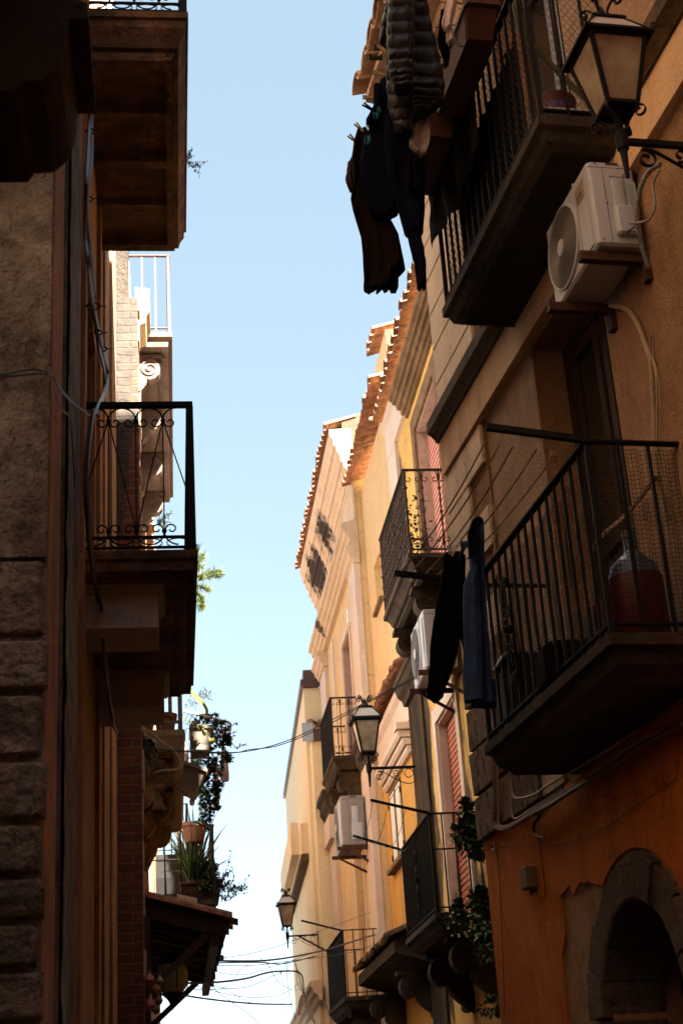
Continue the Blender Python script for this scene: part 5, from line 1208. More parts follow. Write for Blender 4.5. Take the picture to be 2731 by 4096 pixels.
cable([atY(x, y, 28.2) for x, y in ((1180, 3850), (1195, 3900), (1210, 3960), (1225, 4000), (1240, 4040), (1260, 4096))], .012, 'cable_tan', 'bundle of tan cables falling down the far cream house', extra=[([atY(x, y, 28.15) for x, y in ((1185, 3870), (1190, 3930), (1215, 3985), (1230, 4050), (1255, 4090))], .008), ([atY(x, y, 28.15) for x, y in ((1275, 3983), (1300, 4015), (1318, 4050), (1325, 4096))], .02), ([atY(x, y, 28.15) for x, y in ((1290, 3790), (1288, 3850), (1292, 3900), (1290, 3980))], .012), ([atY(x, y, 28.15) for x, y in ((1210, 3980), (1200, 4010), (1196, 4060))], .03)])
# wires among the right hand balconies
def b5p(x, y, Y): return atY(1250+x*.3189, 3000+y*.3189, Y)
def line(a, b, d, label, mat='cable'): return cable(sag(a, b, d), .0028, mat, label, 'clothes line', 'clothes_line', group='empty clothes lines', sp=False)
t1, t2 = T1, T2; i1, i2 = M(14.08, .57, 4.45), M(15.97, .57, 4.45)
for k, f in enumerate((.04, .30, .60, .85)):
    line(i1.lerp(t1, 1-f), i2.lerp(t2, 1-f), .16, ['outermost', 'second', 'third', 'innermost'][k]+' slack line of the drying rack over the white shuttered window')

# ================================================================== LAUNDRY
def cloth(rows, Y, d, mat, par=None, mb=None, folds=5, amp=.10, quilt=0, seed=0, ox=0, oy=0, k=1., flare=1., nseg=36, fine=6, slant=0.):
    """hanging cloth, two layers deep: rows of (y, x_left, x_right) give its outline as it hangs; drape folds run down it"""
    mb = mb or MB(); R = []; rows_ = []
    for i in range(len(rows)-1):
        for j in range(fine):
            t = j/fine; rows_.append([rows[i][q]*(1-t)+rows[i+1][q]*t for q in range(3)])
    rows_.append(list(rows[-1])); n = len(rows_); half = nseg//2
    nf = 3.2+2*abs(mnoise.noise(V((seed*3.1, 1, 0)))); d = d*.55
    for i, (y, xl, xr) in enumerate(rows_):
        v = i/(n-1); jl = 5*mnoise.noise(V((seed, v*9, 1)))/max(k, .3)*.38; jr = 5*mnoise.noise(V((seed+5, v*9, 1)))/max(k, .3)*.38
        if quilt: puff = abs(sin(pi*quilt*v)); 
        a = atY(ox+(xl+jl)*k, oy+y*k, Y); b = atY(ox+(xr+jr)*k, oy+y*k, Y); c = (a+b)/2; hw = (b-a)/2; ring = []
        for q in range(nseg):
            th = 2*pi*q/nseg; cx = cos(th); sx = sin(th)
            X_ = (abs(cx)**.75)*(1 if cx > 0 else -1); S_ = (abs(sx)**.6)*(1 if sx > 0 else -1)
            ph = 2.2*mnoise.noise(V((seed, v*1.8, 7)))
            fold = (sin(X_*nf+ph+seed)*.55+.45*mnoise.noise(V((X_*3.2, v*3.5+seed, seed)))+.30*mnoise.noise(V((X_*4, v*7, seed+2)))*(1-v))*amp*.28*min(1, .3+v*1.5)
            th_ = d*(.45+.55*min(1, v*5))
            if quilt: th_ *= .62+.62*puff**.7; X_ *= .965+.05*puff; fold *= .5; fold += .008*mnoise.noise(V((X_*9, v*quilt*2.3, seed)))
            ring.append(c+hw*X_+V((0, 1, 0))*(th_*S_+fold)+V((0, 0, .014*mnoise.noise(V((X_*2.5, seed, v*2)))*v)))
        R.append(ring)
    mb.rings(R); return mb
def garment(parts, name, mat, label, cat, kids=()):
    mb = MB()
    for p in parts:
        kw = dict(p[3]); kw['fine'] = 14 if kw.get('quilt') else 6; kw['amp'] = kw.get('amp', .1)
        cloth(*p[:3], mat, mb=mb, **kw)
    o = solo(mb, name, mat, label, cat, None, True)
    for km, knm, kmat in kids: km.build(knm, kmat, o, True)
    return o
J = dict(ox=1380, oy=0, k=.3827)
top0 = -330
garment([([(top0, 560, 900), (-200, 520, 900), (0, 560, 855), (300, 640, 900), (600, 690, 985), (900, 690, 1035), (1060, 690, 1025), (1140, 700, 940), (1235, 705, 760)], 6.34, .075, dict(quilt=15, seed=1, amp=.05, **J)),
    ([(top0+60, 500, 720), (0, 450, 735), (300, 432, 722), (600, 445, 715), (800, 470, 712), (930, 515, 695), (950, 540, 660)], 6.22, .07, dict(quilt=13, seed=3, amp=.05, **J)),
    ([(500, 425, 700), (850, 430, 705), (1150, 460, 710), (1380, 535, 705), (1412, 560, 690)], 6.36, .055, dict(quilt=8, seed=5, amp=.05, **J)),
    ([(0, 440, 520), (150, 395, 470), (300, 365, 460), (430, 360, 430), (452, 380, 425)], 6.36, .05, dict(quilt=4, seed=6, amp=.05, **J))],
    'padded_jacket', 'puffer', 'black quilted padded jacket hanging by its hem, both sleeves down, top of the laundry', 'jacket')
garment([([(830, 370, 440), (1000, 330, 500), (1200, 280, 560), (1400, 225, 600), (1650, 158, 620), (1900, 185, 620), (2100, 235, 600), (2230, 280, 560), (2260, 340, 500)], 6.72, .07, dict(seed=11, amp=.16, **J)),
    ([(880, 300, 390), (1100, 295, 420), (1250, 220, 300), (1310, 222, 260)], 6.66, .03, dict(seed=12, amp=.1, **J))],
    'navy_sweatshirt', 'navy', 'navy sweatshirt with bright teal patches hanging beside the brown trousers', 'sweatshirt')
tl_ = [([(1180, 285, 360), (1215, 288, 362), (1260, 290, 330)], 6.62), ([(1425, 205, 262), (1480, 192, 266), (1525, 200, 240)], 6.64), ([(1120, 325, 355), (1200, 340, 372)], 6.60)]
swe = [o for o in COL.objects if o.name.startswith('navy_sweatshirt')][0]
for r_, Y_ in tl_: cloth(r_, Y_, .02, 'teal', seed=2, **J).build('teal_patch', 'teal', swe, True)
garment([([(1350, 130, 215), (1500, 85, 300), (1700, 60, 300), (1900, 80, 330), (2100, 55, 360), (2250, 80, 420)], 6.86, .07, dict(seed=21, amp=.2, **J)),
    ([(2180, 75, 330), (2450, 165, 400), (2700, 185, 430), (2900, 195, 450), (3000, 200, 460), (3016, 215, 440)], 6.86, .065, dict(seed=22, amp=.2, **J)),
    ([(2150, 240, 420), (2450, 340, 560), (2650, 350, 600), (2800, 350, 635), (2870, 345, 560), (2990, 340, 560), (3010, 330, 545)], 6.80, .065, dict(seed=23, amp=.2, **J))],
    'brown_trousers', 'brown_cloth', 'long brown creased trousers, the lowest hanging pair against the blue sky', 'trousers')
garment([([(1650, 60, 90), (1750, 20, 110), (1850, 5, 110), (1930, 20, 100), (1990, 55, 90)], 6.98, .06, dict(seed=31, amp=.1, **J))],
    'maroon_cap', 'maroon_cloth', 'dark maroon garment bulging out behind the brown trousers', 'garment')
garment([([(1200, 430, 760), (1500, 400, 820), (1900, 460, 830), (2200, 560, 830), (2400, 620, 820), (2430, 640, 800)], 6.50, .07, dict(seed=41, amp=.15, **J)),
    ([(2350, 620, 760), (2600, 690, 830), (2750, 730, 850), (2860, 745, 850), (2990, 760, 850), (3000, 790, 830)], 6.50, .05, dict(seed=42, amp=.15, **J))],
    'dark_trousers', 'navy', 'very dark navy trousers hanging with one leg dropped beside the balcony net', 'trousers')
garment([([(1150, 720, 900), (1300, 700, 870), (1500, 665, 880), (1560, 665, 860), (1610, 740, 835)], 6.42, .035, dict(seed=51, amp=.12, **J))],
    'grey_shirt', 'grey_cloth', 'pale grey shirt tail showing under the black padded jacket', 'shirt')
garment([([(1620, 655, 745), (1800, 650, 740), (1960, 655, 755), (2000, 665, 720)], 6.40, .03, dict(seed=52, amp=.12, **J))],
    'black_sock', K['black_cloth'], 'charcoal sock hanging lower than the pale grey shirt', 'sock')
garment([([(100, 1000, 1040), (300, 975, 1060), (450, 955, 1075), (600, 1000, 1090), (690, 1040, 1075)], 6.45, .03, dict(seed=53, amp=.12, **J))],
    'black_vest', 'black_cloth', 'black vest hanging behind the white socks', 'vest')
garment([([(-60, 1080, 1180), (0, 1060, 1170), (120, 1035, 1150), (230, 1005, 1120), (270, 1010, 1095), (300, 1040, 1085)], 6.30, .022, dict(seed=54, amp=.08, **J))],
    'white_sock', 'white_cloth', 'upper white sock with faint dark lettering clipped at the top of the laundry', 'sock')
garment([([(270, 1062, 1115), (340, 1058, 1130), (400, 1055, 1145), (435, 1075, 1130)], 6.34, .03, dict(seed=55, amp=.08, **J))],
    'white_sock', 'white_cloth', 'lower white sock, its open round cuff facing down', 'sock')
dkb = MB()
def scr_(u, v_): return W1(6.62+1.30*u, .40+.012*sin(u*60)+.02*mnoise.noise(V((u*6, v_*3, 1))), UZ+.02+(.80+.08*mnoise.noise(V((u*4, 0, 3))))*v_)
dkb.grid(scr_, 90, 8); solo(dkb, 'reed_screen', 'black_cloth', 'dark screen tied inside the upper balcony rail behind the net', 'screen', None, True)
dkb = MB()  # dark sheet added to fill the gap between jacket and rail
def bl_(u, v_):
    fo = .018*sin(u*22+2*mnoise.noise(V((u*3, v_*2, 2))))*(.3+v_)+.015*mnoise.noise(V((u*8, v_*5, 1)))
    if v_ < .1: return W1(7.0+1.12*u, LBD-.06+.1*v_/.1, UZ+.99+.012*sin(pi*v_/.1))
    return W1(7.0+1.12*u, LBD+.045+fo, UZ+.99-(.62+.07*mnoise.noise(V((u*3, 0, 9))))*(v_-.1)/.9)
dkb.grid(bl_, 60, 20); solo(dkb, 'dark_fill_sheet', 'black_cloth', 'black sheet added over the upper rail to fill the dark gap right of the padded jacket', 'sheet', None, True)
# jeans and black trousers on the lower lines
Q = dict(ox=1560, oy=1950, k=.4039)
garment([([(640, 560, 700), (690, 520, 740), (790, 520, 742), (1000, 485, 735), (1250, 440, 728), (1345, 425, 700)], 7.62, .06, dict(seed=71, amp=.1, **Q)),
    ([(1300, 430, 695), (1500, 402, 690), (1750, 385, 640), (1950, 368, 560), (2080, 355, 520), (2115, 420, 492)], 7.62, .055, dict(seed=72, amp=.1, **Q)),
    ([(1250, 660, 745), (1450, 690, 790), (1700, 740, 850)], 7.70, .05, dict(seed=73, amp=.1, **Q))],
    'black_trousers', 'black_cloth', 'plain black trousers pegged by the waist left of the blue jeans', 'trousers')
jn = garment([([(300, 850, 905), (340, 810, 922), (480, 765, 925), (650, 775, 925), (800, 790, 930), (950, 730, 935), (1150, 722, 955), (1450, 735, 975), (1800, 730, 1000), (2100, 735, 1030), (2125, 745, 1030)], 7.22, .085, dict(seed=81, amp=.13, **Q)),
    ([(1900, 800, 1030), (2130, 800, 1050), (2175, 800, 1050)], 7.30, .06, dict(seed=82, amp=.08, **Q))],
    'blue_jeans', 'denim', 'faded blue jeans pegged by the waist over the lower clothes lines', 'jeans')
sm = MB(); a = [atY(1560+x*.4039, 1950+y*.4039, 7.125) for x, y in ((840, 560), (900, 1000), (910, 1500), (925, 2100))]
sm.tube(spline(a, 8), .003, 4); a = [atY(1560+x*.4039, 1950+y*.4039, 7.122) for x, y in ((855, 560), (915, 1000), (922, 1500), (937, 2100))]; sm.tube(spline(a, 8), .002, 4); sm.build('side_seam', 'navy', jn)
wb = cloth([(300, 840, 900), (345, 800, 915), (470, 762, 850), (560, 765, 820), (700, 780, 800)], 7.12, .02, 'black_cloth', seed=83, **Q); wb.build('waistband', 'navy', jn, True)
bt = MB()
for xx, yy in ((690, 545), (725, 570), (760, 560), (700, 640), (690, 700)):
    pass
cloth([(535, 700, 760), (560, 690, 770), (590, 700, 765), (640, 690, 730), (735, 670, 690)], 7.4, .03, 'denim', mb=bt, seed=84, **Q); bt.build('belt_loop_cloth', 'denim', jn, True)
# pegs
pegs = MB(); 
def peg(px, py, Y, ang, label, mat='peg', k=1.):
    p = atY(px, py, Y); mb = MB(); d = V((cos(ang), 0, sin(ang)))
    for s in (-1, 1):
        o_ = V((-sin(ang), 0, cos(ang)))*s*.004; mb.tube([p+o_*.6-d*.03, p+o_*1.2, p+o_*2.2+d*.045], .004, 4, flat=(.012, .005))
    return solo(mb, 'clothes_peg', mat, label, 'clothes peg', 'clothes pegs on the upper lines')
C_ = lambda x, y: (1380+x*.3827, y*.3827)
for (x, y, Y, a, l, m_) in ((365, 775, 6.5, 160, 'yellow peg left of the padded jacket, lowest of the two yellow ones', 'peg'), (405, 530, 6.5, 130, 'yellow peg left of the padded jacket, the upper one', 'peg'), (265, 1022, 6.7, 175, 'straw peg at the shoulder of the navy sweatshirt', 'peg'),
    (255, 1130, 6.7, 140, 'dark blue peg on the navy sweatshirt', 'navy'), (160, 1345, 6.85, 125, 'straw peg at the top of the brown trousers, right one', 'peg'), (95, 1465, 6.9, 130, 'straw peg at the top of the brown trousers, left one', 'peg')):
    px, py = C_(x, y); peg(px, py, Y, R_(a), l, m_)
ch = MB()
for (x, y) in ((320, 605), (370, 510)):
    px, py = C_(x, y); p = atY(px, py, 6.9); ch.cbox(p, .075, .012, .022)
    for s in (-1, 1): ch.cbox(p+V((s*.032, 0, .014)), .012, .014, .02)
    q = [atY(*C_(xx+x-320, yy+y-605), 6.9) for xx, yy in ((270, 580), (190, 540), (200, 625), (270, 605))]; ch.tube(q, .0015, 4)
    q = [atY(*C_(xx+x-320, yy+y-605), 6.9) for xx, yy in ((370, 600), (425, 580))]; ch.tube(q, .0015, 4); q = [atY(*C_(xx+x-320, yy+y-605), 6.9) for xx, yy in ((370, 625), (415, 642))]; ch.tube(q, .0015, 4)
solo(ch, 'hanger_clips', 'iron', 'pair of black wire hanger clips left of the padded jacket', 'hanger')
# clothes lines
for k, (n0, lab) in enumerate(((.62, 'innermost'), (.78, 'second'), (.92, 'third'), (1.02, 'outermost'))):
    cable(sag(W1(LB0+.05, n0, UZ+1.0), W1(LB1-.1, n0, UZ+1.0), .05), .0028, 'cable_tan', lab+' upper clothes line carrying the dark laundry', 'clothes line', 'clothes_line', group='upper clothes lines', sp=False)
nearp = [(1941, 1764), (1997, 1778), (2051, 1784), (2145, 1796), (2210, 1830)]; farp = [(1600, 2287), (1635, 2295), (1685, 2311), (1725, 2320), (1755, 2327)]
for k in range(5):
    a = atY(*nearp[k], 6.27); b_ = atY(*farp[k], 8.22)
    cable(sag(a, b_, .05), .0042, 'cable_tan', ['outermost', 'second', 'middle', 'fourth', 'innermost'][k]+' lower clothes line between the two drying bars', 'clothes line', 'clothes_line', group='lower clothes lines', sp=False)
for i_, (x, y) in enumerate(((1795, 2216), (1812, 2208))): peg(x, y, 7.6, R_(70), ['white peg at the waist of the black trousers', 'second white peg at the waist of the black trousers'][i_], 'white_cloth')
pk_ = MB(); p = atY(2210, 1818, 6.3); pk_.bbox(p, .03, .02, .035, .006); pk_.tube([p+V((-.012, 0, -.02)), p+V((-.02, 0, -.035)), p+V((.02, 0, -.035)), p+V((.018, 0, -.01))], .004, 5)
solo(pk_, 'clothes_peg', K['garlic'], 'brown peg clipped at the inner end of the lower drying bar', 'clothes peg')

# ================================================================== THINGS ON THE BALCONIES
lt = MB()
def on_w1(px, py, n): s, z = W1.at(px, py, n); return s, z
# water bottles with red body
s_, _z = on_w1(2480, 2400, .30)
def bottle(s, n, z, label):
    root = thing('plastic_bottle', label, 'bottle', W1(s, n, z), 'large water bottles on the lower balcony')
    b = MB(); b.lathe(W1(s, n, z), [(.115, 0), (.13, .02), (.13, .30), (.128, .34)], 20); b.build('red_sleeve', 'red', root, True)
    b = MB(); b.lathe(W1(s, n, z), [(.126, .341), (.11, .40), (.05, .46), (.03, .48), (.03, .54), (.034, .545), (.034, .58), (0, .585)], 20); b.build('shoulder', 'blueplastic', root, True)
bottle(6.48, .22, 3.625, 'big bottle with red body and clear blue shoulder behind the lower net')
rb = MB(); rb.bbox(W1(6.78, .22, 3.78), .26, .26, .30, .04); solo(rb, 'red_crate', 'red', 'dark red plastic bin beside the big bottle behind the lower net', 'bin')
dbx = MB(); dbx.bbox(W1(7.9, .24, 3.80), .42, .30, .36, .04); dbx.bbox(W1(7.9, .24, 4.0), .46, .33, .04, .02); solo(dbx, 'storage_box', K['ac_dark'], 'black lidded box at the far end of the lower balcony', 'storage box')
dbx = MB(); dbx.bbox(W1(7.15, .24, 3.74), .5, .28, .23, .05); solo(dbx, 'storage_box', K['black_cloth'], 'low black box in the middle of the lower balcony', 'storage box')
def planter(c, rot, w_, d_, h_, mat, label, name='planter', ribs=0, group=None, cat='planter', soil=True):
    root = thing(name, label, cat, c, group); root.rotation_euler = (0, 0, 0)
    mb = MB(); z = [(0, .78), (.02, .8), (h_-.03, .97), (h_-.03, 1.06), (h_, 1.06), (h_-.002, .92), (h_-.03, .9)]
    R = []
    for zz, k in z: R.append([V(c)+(rot @ V((x*w_/2*k, y*d_/2*k, zz))) for x, y in ((-1, -.86), (-.92, -1), (.92, -1), (1, -.86), (1, .86), (.92, 1), (-.92, 1), (-1, .86))])
    mb.rings(R); mb.build('trough', mat, root)
    if ribs:
        rb_ = MB()
        for i in range(ribs):
            zz = h_*(.25+.55*i/ribs); k = .8+.17*zz/h_; rb_.tube([V(c)+(rot @ V((x*w_/2*k*1.005, y*d_/2*k*1.005, zz))) for x, y in ((-1, -.86), (-.92, -1), (.92, -1), (1, -.86), (1, .86), (.92, 1), (-.92, 1), (-1, .86))], .0022, 4, closed=True)
        rb_.build('ribs', mat, root)
    return root
def leafmb(mb, p, d, l, w_, up=.3):
    d = d.normalized(); s = d.cross(V((0, 0, 1)));
    s = s.normalized() if s.length > .01 else V((1, 0, 0)); n_ = s.cross(d)
    a = p+d*l*.4+s*w_/2+n_*l*.06; b = p+d*l*.4-s*w_/2+n_*l*.06; c = p+d*l-n_*l*up*.3; mid = p+d*l*.45
    mb.add([p, a, c, b, mid], [(0, 1, 4), (1, 2, 4), (2, 3, 4), (3, 0, 4)])
def rd(rnd): return V((rnd.gauss(0, 1), rnd.gauss(0, 1), rnd.gauss(0, 1))).normalized()
def grassy(mb, c, n, l, spread, rnd, droop=.6, w_=.012):
    for i in range(n):
        d = V((rnd.gauss(0, 1)*spread, rnd.gauss(0, 1)*spread, 1)).normalized(); L__ = l*rnd.uniform(.5, 1.1); p = V(c)+V((rnd.uniform(-.04, .04), rnd.uniform(-.04, .04), 0)); pts = [p]
        for k in range(5): d = (d+V((0, 0, -droop*.22*k*.5))).normalized(); pts.append(pts[-1]+d*L__/5)
        mb.tube(pts, [w_*.5, w_*.6, w_*.55, w_*.45, w_*.3, .0005], 3)
def branchy(mb, lf, c, d, l, rnd, n=7, leaf=.03, lw=.018, r=.004, depth=2, up=.1):
    d = d.normalized(); p = V(c); pts = [p]
    for i in range(n):
        d = (d+rd(rnd)*.22+V((0, 0, up*.2))).normalized(); p = p+d*l/n; pts.append(p)
        for q in range(2): leafmb(lf, p, (d*.3+rd(rnd)), leaf*rnd.uniform(.6, 1.2), lw*rnd.uniform(.7, 1.2))
        if depth > 0 and rnd.random() < .6: branchy(mb, lf, p, d+rd(rnd)*.8, l*.45, rnd, max(3, n-3), leaf, lw, r*.6, depth-1, up)
    mb.tube(pts, [r*(1-.8*i/n) for i in range(n+1)], 4)
def plant(name, label, c, builder, mats, group=None, cat='plant'):
    root = thing(name, label, cat, c, group); a, b = MB(), MB(); builder(a, b)
    if a.v: a.build('stem', mats[0], root)
    if b.v: b.build('leaves', mats[1], root)
    return root
rnd = random.Random(11)
# upper balcony: two hanging terracotta troughs, spiky plants, bin, tray, rolls
RW = Matrix(((W1.d.x, W1.n.x, 0), (W1.d.y, W1.n.y, 0), (0, 0, 1)))
s1_, z1_ = W1.at(1945, 50, LBD+.13)
def trough_holder(c):
    pass
pA = planter(W1(6.92, LBD+.13, UZ+.76), RW, .86, .20, .18, 'terracotta_d', 'terracotta trough hooked outside the upper balcony rail, the near one', group='troughs on the upper rail')
pB = planter(W1(7.76, LBD+.13, UZ+.76), RW, .78, .20, .18, 'terracotta_d', 'terracotta trough hooked outside the upper balcony rail, the far one', group='troughs on the upper rail')
for r_, s in ((pA, 6.92), (pB, 7.80)):
    for ds in (-.28, .24):
        h = MB()
        h.tube([W1(s+ds, LBD-.04, UZ+.985), W1(s+ds, LBD+.01, UZ+.98), W1(s+ds, LBD+.015, UZ+.75), W1(s+ds, LBD+.245, UZ+.75), W1(s+ds, LBD+.255, UZ+.86)], .004, 5)
        h.build('hook', 'iron', r_)
plant('spiky_plant', 'spiky green plant spilling from the near terracotta trough', W1(6.92, LBD+.12, UZ+.93), lambda a, b: [grassy(b, W1(6.55+.14*i, LBD+.12, UZ+.93), 12, .26, .9, rnd, .7) for i in range(6)], ('stem', 'leaf'), 'plants on the upper rail')
plant('spiky_plant', 'yellowish spiky plant in the far terracotta trough beside the white socks', W1(7.80, LBD+.12, UZ+.93), lambda a, b: [grassy(b, W1(7.5+.11*i, LBD+.12, UZ+.93), 12, .30, .9, rnd, .8) for i in range(6)], ('stem', 'leaf_y'), 'plants on the upper rail')
db_ = MB(); db_.lathe(W1(6.62, .24, UZ+.01), [(.10, 0), (.11, .02), (.13, .33), (.135, .36), (.125, .37)], 18); dr_ = solo(db_, 'detergent_bucket', 'red', 'red bucket with purple and blue print behind the upper net', 'bucket', None, True)
pr_ = MB(); pr_.grid(lambda u, v_: W1(6.62, .24, UZ+.03)+V((0, 0, .28*v_))+(-W1.d*cos((u-.5)*1.1)+W1.n*sin((u-.5)*1.1))*(.113+.018*v_), 8, 4); pr_.build('printed_band', 'purple', dr_)
ty = MB(); ty.bbox(W1(6.45, .24, UZ+.11), .25, .34, .03, .01, RW); ty.bbox(W1(6.45, .24, UZ+.05), .22, .30, .07, .01, RW); solo(ty, 'foam_tray', 'tray', 'white foam tray on the floor of the upper balcony beside the red bucket', 'tray')
yp = MB(); yp.tube([W1(6.55, .05, UZ+.35), W1(6.62, .36, UZ+.85), W1(6.60, .44, UZ+1.5)], .016, 8); solo(yp, 'yellow_pole', K['leaf_y'], 'yellowish broom pole leaning behind the upper net', 'pole')
# mid balcony shrub
plant('potted_shrub', 'thin reddish twigs with sparse leaves on the middle balcony', M(14.3, .3, 7.12), lambda a, b: [branchy(a, b, M(14.2+.15*i, .30, 7.12), V((rnd.uniform(-.6, -.1), -.3+.2*i, 1.1)), .55, rnd, 6, .05, .04, .004, 1) for i in range(4)], ('stem', 'leaf'))
tp_ = MB(); tp_.lathe(M(15.2, .25, 6.62), [(.02, 0), (.06, .02), (.075, .20), (.08, .22)], 12, Matrix.Rotation(1.1, 3, 'X')); solo(tp_, 'clay_pot', 'terracotta', 'broken terracotta pipe sticking out under the middle balcony', 'clay pipe', None, True)
# roller door balcony: climbing bush and white flowering plant
def bush(c, rad, n, leaf, lw, rnd, squash=1.):
    def f(a, b):
        for i in range(n):
            d = rd(rnd); r = rnd.random()**.4; clump = mnoise.noise(V(c)+d*3)
            if clump < -.12: continue
            p = V(c)+V((d.x*rad[0], d.y*rad[1], d.z*rad[2]))*r; leafmb(b, p, d+rd(rnd)*.8, leaf*rnd.uniform(.6, 1.3), lw*rnd.uniform(.7, 1.3))
        for i in range(8):
            d = rd(rnd); a.tube([V(c)-V((0, 0, rad[2]*.8)), V(c)+V((d.x*rad[0], d.y*rad[1], d.z*rad[2]))*.8], [.008, .002], 4)
    return f
def P5(x, y, Y): return atY(1600+x*.3827, 2800+y*.3827, Y)
bpts = [((700, 1420), .13), ((640, 1380), .09), ((760, 1500), .13), ((700, 1150), .07), ((770, 1300), .10), ((830, 1560), .08), ((690, 1100), .04)]
def bush1(a, b):
    for (x, y), r in bpts: bush(P5(x, y, 13.3), (r*1.0, r*1.2, r), int(2100*r), .065, .05, rnd)(a, b)
plant('leafy_bush', 'bright green leafy bush leaning over the rail beside the pitted corner stones', P5(760, 1640, 13.3), bush1, ('stem', 'leaf'))
def bush2(a, b):
    for (x, y), r in (((850, 2050), .10), ((820, 2110), .08), ((900, 2150), .09)): bush(P5(x, y, 13.2), (r, r, r*.8), 260, .06, .055, rnd)(a, b)
plant('leafy_bush', 'smaller low green bush above the white flowering plant', P5(850, 2200, 13.2), bush2, ('stem', 'leaf'))
def bush3(a, b):
    for (x, y), r in (((560, 2270), .10), ((640, 2330), .14), ((720, 2300), .13), ((780, 2380), .12), ((600, 2190), .06), ((610, 2120), .04)): bush(P5(x, y, 13.7), (r, r, r*.8), 420, .03, .02, rnd)(a, b)
fl = plant('flowering_plant', 'dark trailing plant dotted with small pale flowers on the roller door balcony', P5(680, 2450, 13.7), bush3, ('stem', 'leaf'))
fm = MB()
for i in range(26):
    x, y = rnd.uniform(500, 800), rnd.uniform(2210, 2480); fm.lathe(P5(x, y, 13.58), [(0, -.012), (.013, -.004), (.013, .004), (0, .012)], 6)
fm.build('flowers', 'bloom', fl)
def bush4(a, b):
    for (x, y), r in (((1190+180, 3500+490*0), .1),): pass
for i, (x, y, r, l) in enumerate(((1950, 3722, .10, 'sprig of green leaves low on the orange corner, the topmost sprig'), (1945, 3812, .13, 'sprig of green leaves low on the orange corner, the middle sprig'), (1968, 4020, .11, 'sprig of green leaves low on the orange corner, the lowest sprig'))):
    plant('leaf_sprig', l, atY(x, y+20, 12.9), bush(atY(x, y, 12.9), (r*1.3, r, r*.6), 130, .06, .045, rnd), ('stem', 'leaf'), 'sprigs on the orange corner')

# ------------------------------------------------ left hand balconies
RL = Matrix.Identity(3)
def B5(x, y, Y): return atY(550+x*.287, 2650+y*.287, Y)
def B6(x, y, Y): return atY(550+x*.3597, 3250+y*.3597, Y)
# clay pot behind the white frame
def pot(c, r, h, mat, label, name='clay_pot', group=None):
    mb = MB(); mb.lathe(c, [(r*.68, 0), (r*.7, .01), (r*.92, h*.82), (r*1.04, h*.82), (r*1.06, h), (r*.95, h), (r*.9, h*.8), (0, h*.78)], 20); return solo(mb, name, mat, label, 'flower pot', group, True)
pot(L2(14.85, .33, 5.465), .115, .24, 'terracotta', 'terracotta pot in full sun behind the white frame, the right one', group='sunlit pots')
pot(L2(14.75, .13, 5.465), .10, .18, 'terracotta', 'terracotta pot in full sun behind the white frame, the left one', group='sunlit pots')
pc = B5(880, 1210, 14.75)
pl1 = planter(V((pc.x, 14.95, pc.z)), Matrix.Rotation(0, 3, 'Z'), .235, .50, .235, 'planter', 'upper beige ribbed trough of succulents hooked on a wire rack against the sky', group='beige succulent troughs', ribs=14)
pl1.rotation_euler = (0, R_(4), 0)
pc2 = B5(700, 1740, 14.6)
pl2 = planter(V((pc2.x, 14.85, pc2.z)), Matrix.Rotation(0, 3, 'Z'), .235, .50, .235, 'planter', 'lower beige ribbed trough tilted under the first, plants trailing', group='beige succulent troughs', ribs=14)
pl2.rotation_euler = (0, R_(22), 0)
def rack(px0, px1, y0, y1, Y, parent):
    mb = MB()
    for yy in (Y-.27, Y+.25):
        a, b, c, d = [B5(x, y, Y) for x, y in ((px0, y0), (px0, y1), (px1, y1), (px1, y0+(y1-y0)*.4))]
        for p in (a, b, c, d): p.y = yy
        mb.tube([a, b, c, d], .0045, 5)
    a = B5(px0, (y0+y1)/2, Y); mb.tube([V((a.x, Y-.27, a.z)), V((a.x, Y+.25, a.z))], .0045, 5); mb.build('wire_rack', 'iron', parent)
def loopb(pts, Y, r=.004): rk.tube([B5(x, y, Y) for x, y in pts], r, 5)
rk = MB()
for Y in (14.7, 15.2):
    loopb([(740, 920), (680, 925), (665, 1000), (668, 1300), (700, 1330), (880, 1345), (960, 1330), (980, 1240)], Y); loopb([(668, 1110), (720, 1130), (730, 1215), (668, 1230)], Y)
rk.tube([B5(668, 1300, 14.7), B5(668, 1300, 15.2)], .004, 5); rk.tube([B5(880, 1345, 14.7), B5(880, 1345, 15.2)], .004, 5)
solo(rk, 'wire_rack', 'iron', 'bent wire rack holding the upper beige trough outside the left balcony', 'rack')
rk = MB()
for Y in (14.7, 15.2):
    loopb([(590, 1640), (520, 1690), (515, 1740), (640, 1800), (735, 1900), (770, 1945), (880, 1830)], Y)
rk.tube([B5(640, 1800, 14.7), B5(640, 1800, 15.2)], .004, 5)
solo(rk, 'wire_rack', 'iron', 'tilted wire rack holding the lower beige trough outside the left balcony', 'rack')
def rosette(mb, c, r, rnd, n=14):
    ax = rd(rnd); ax = (ax+V((.3, -.8, .2))).normalized(); u = ax.orthogonal().normalized(); w_ = ax.cross(u)
    for i in range(n):
        a = i*2.4; t = i/n; d = (u*cos(a)+w_*sin(a))*(1-.5*t)+ax*(.25+.7*t); leafmb(mb, V(c), d, r*(1-.35*t), r*.42, -.4)
def succ(pts, rr, n, seed, mat2=None):
    def f(a, b):
        rn = random.Random(seed)
        for (x, y, Y, r) in pts:
            for i in range(n):
                q = B5(x, y, Y)+rd(rn)*r; rosette(b, q, rr*rn.uniform(.6, 1.2), rn, 12)
            q = B5(x, y, Y); a.tube(spline([q+rd(rn)*r, q, q+rd(rn)*r], 4), .005, 4)
    return f
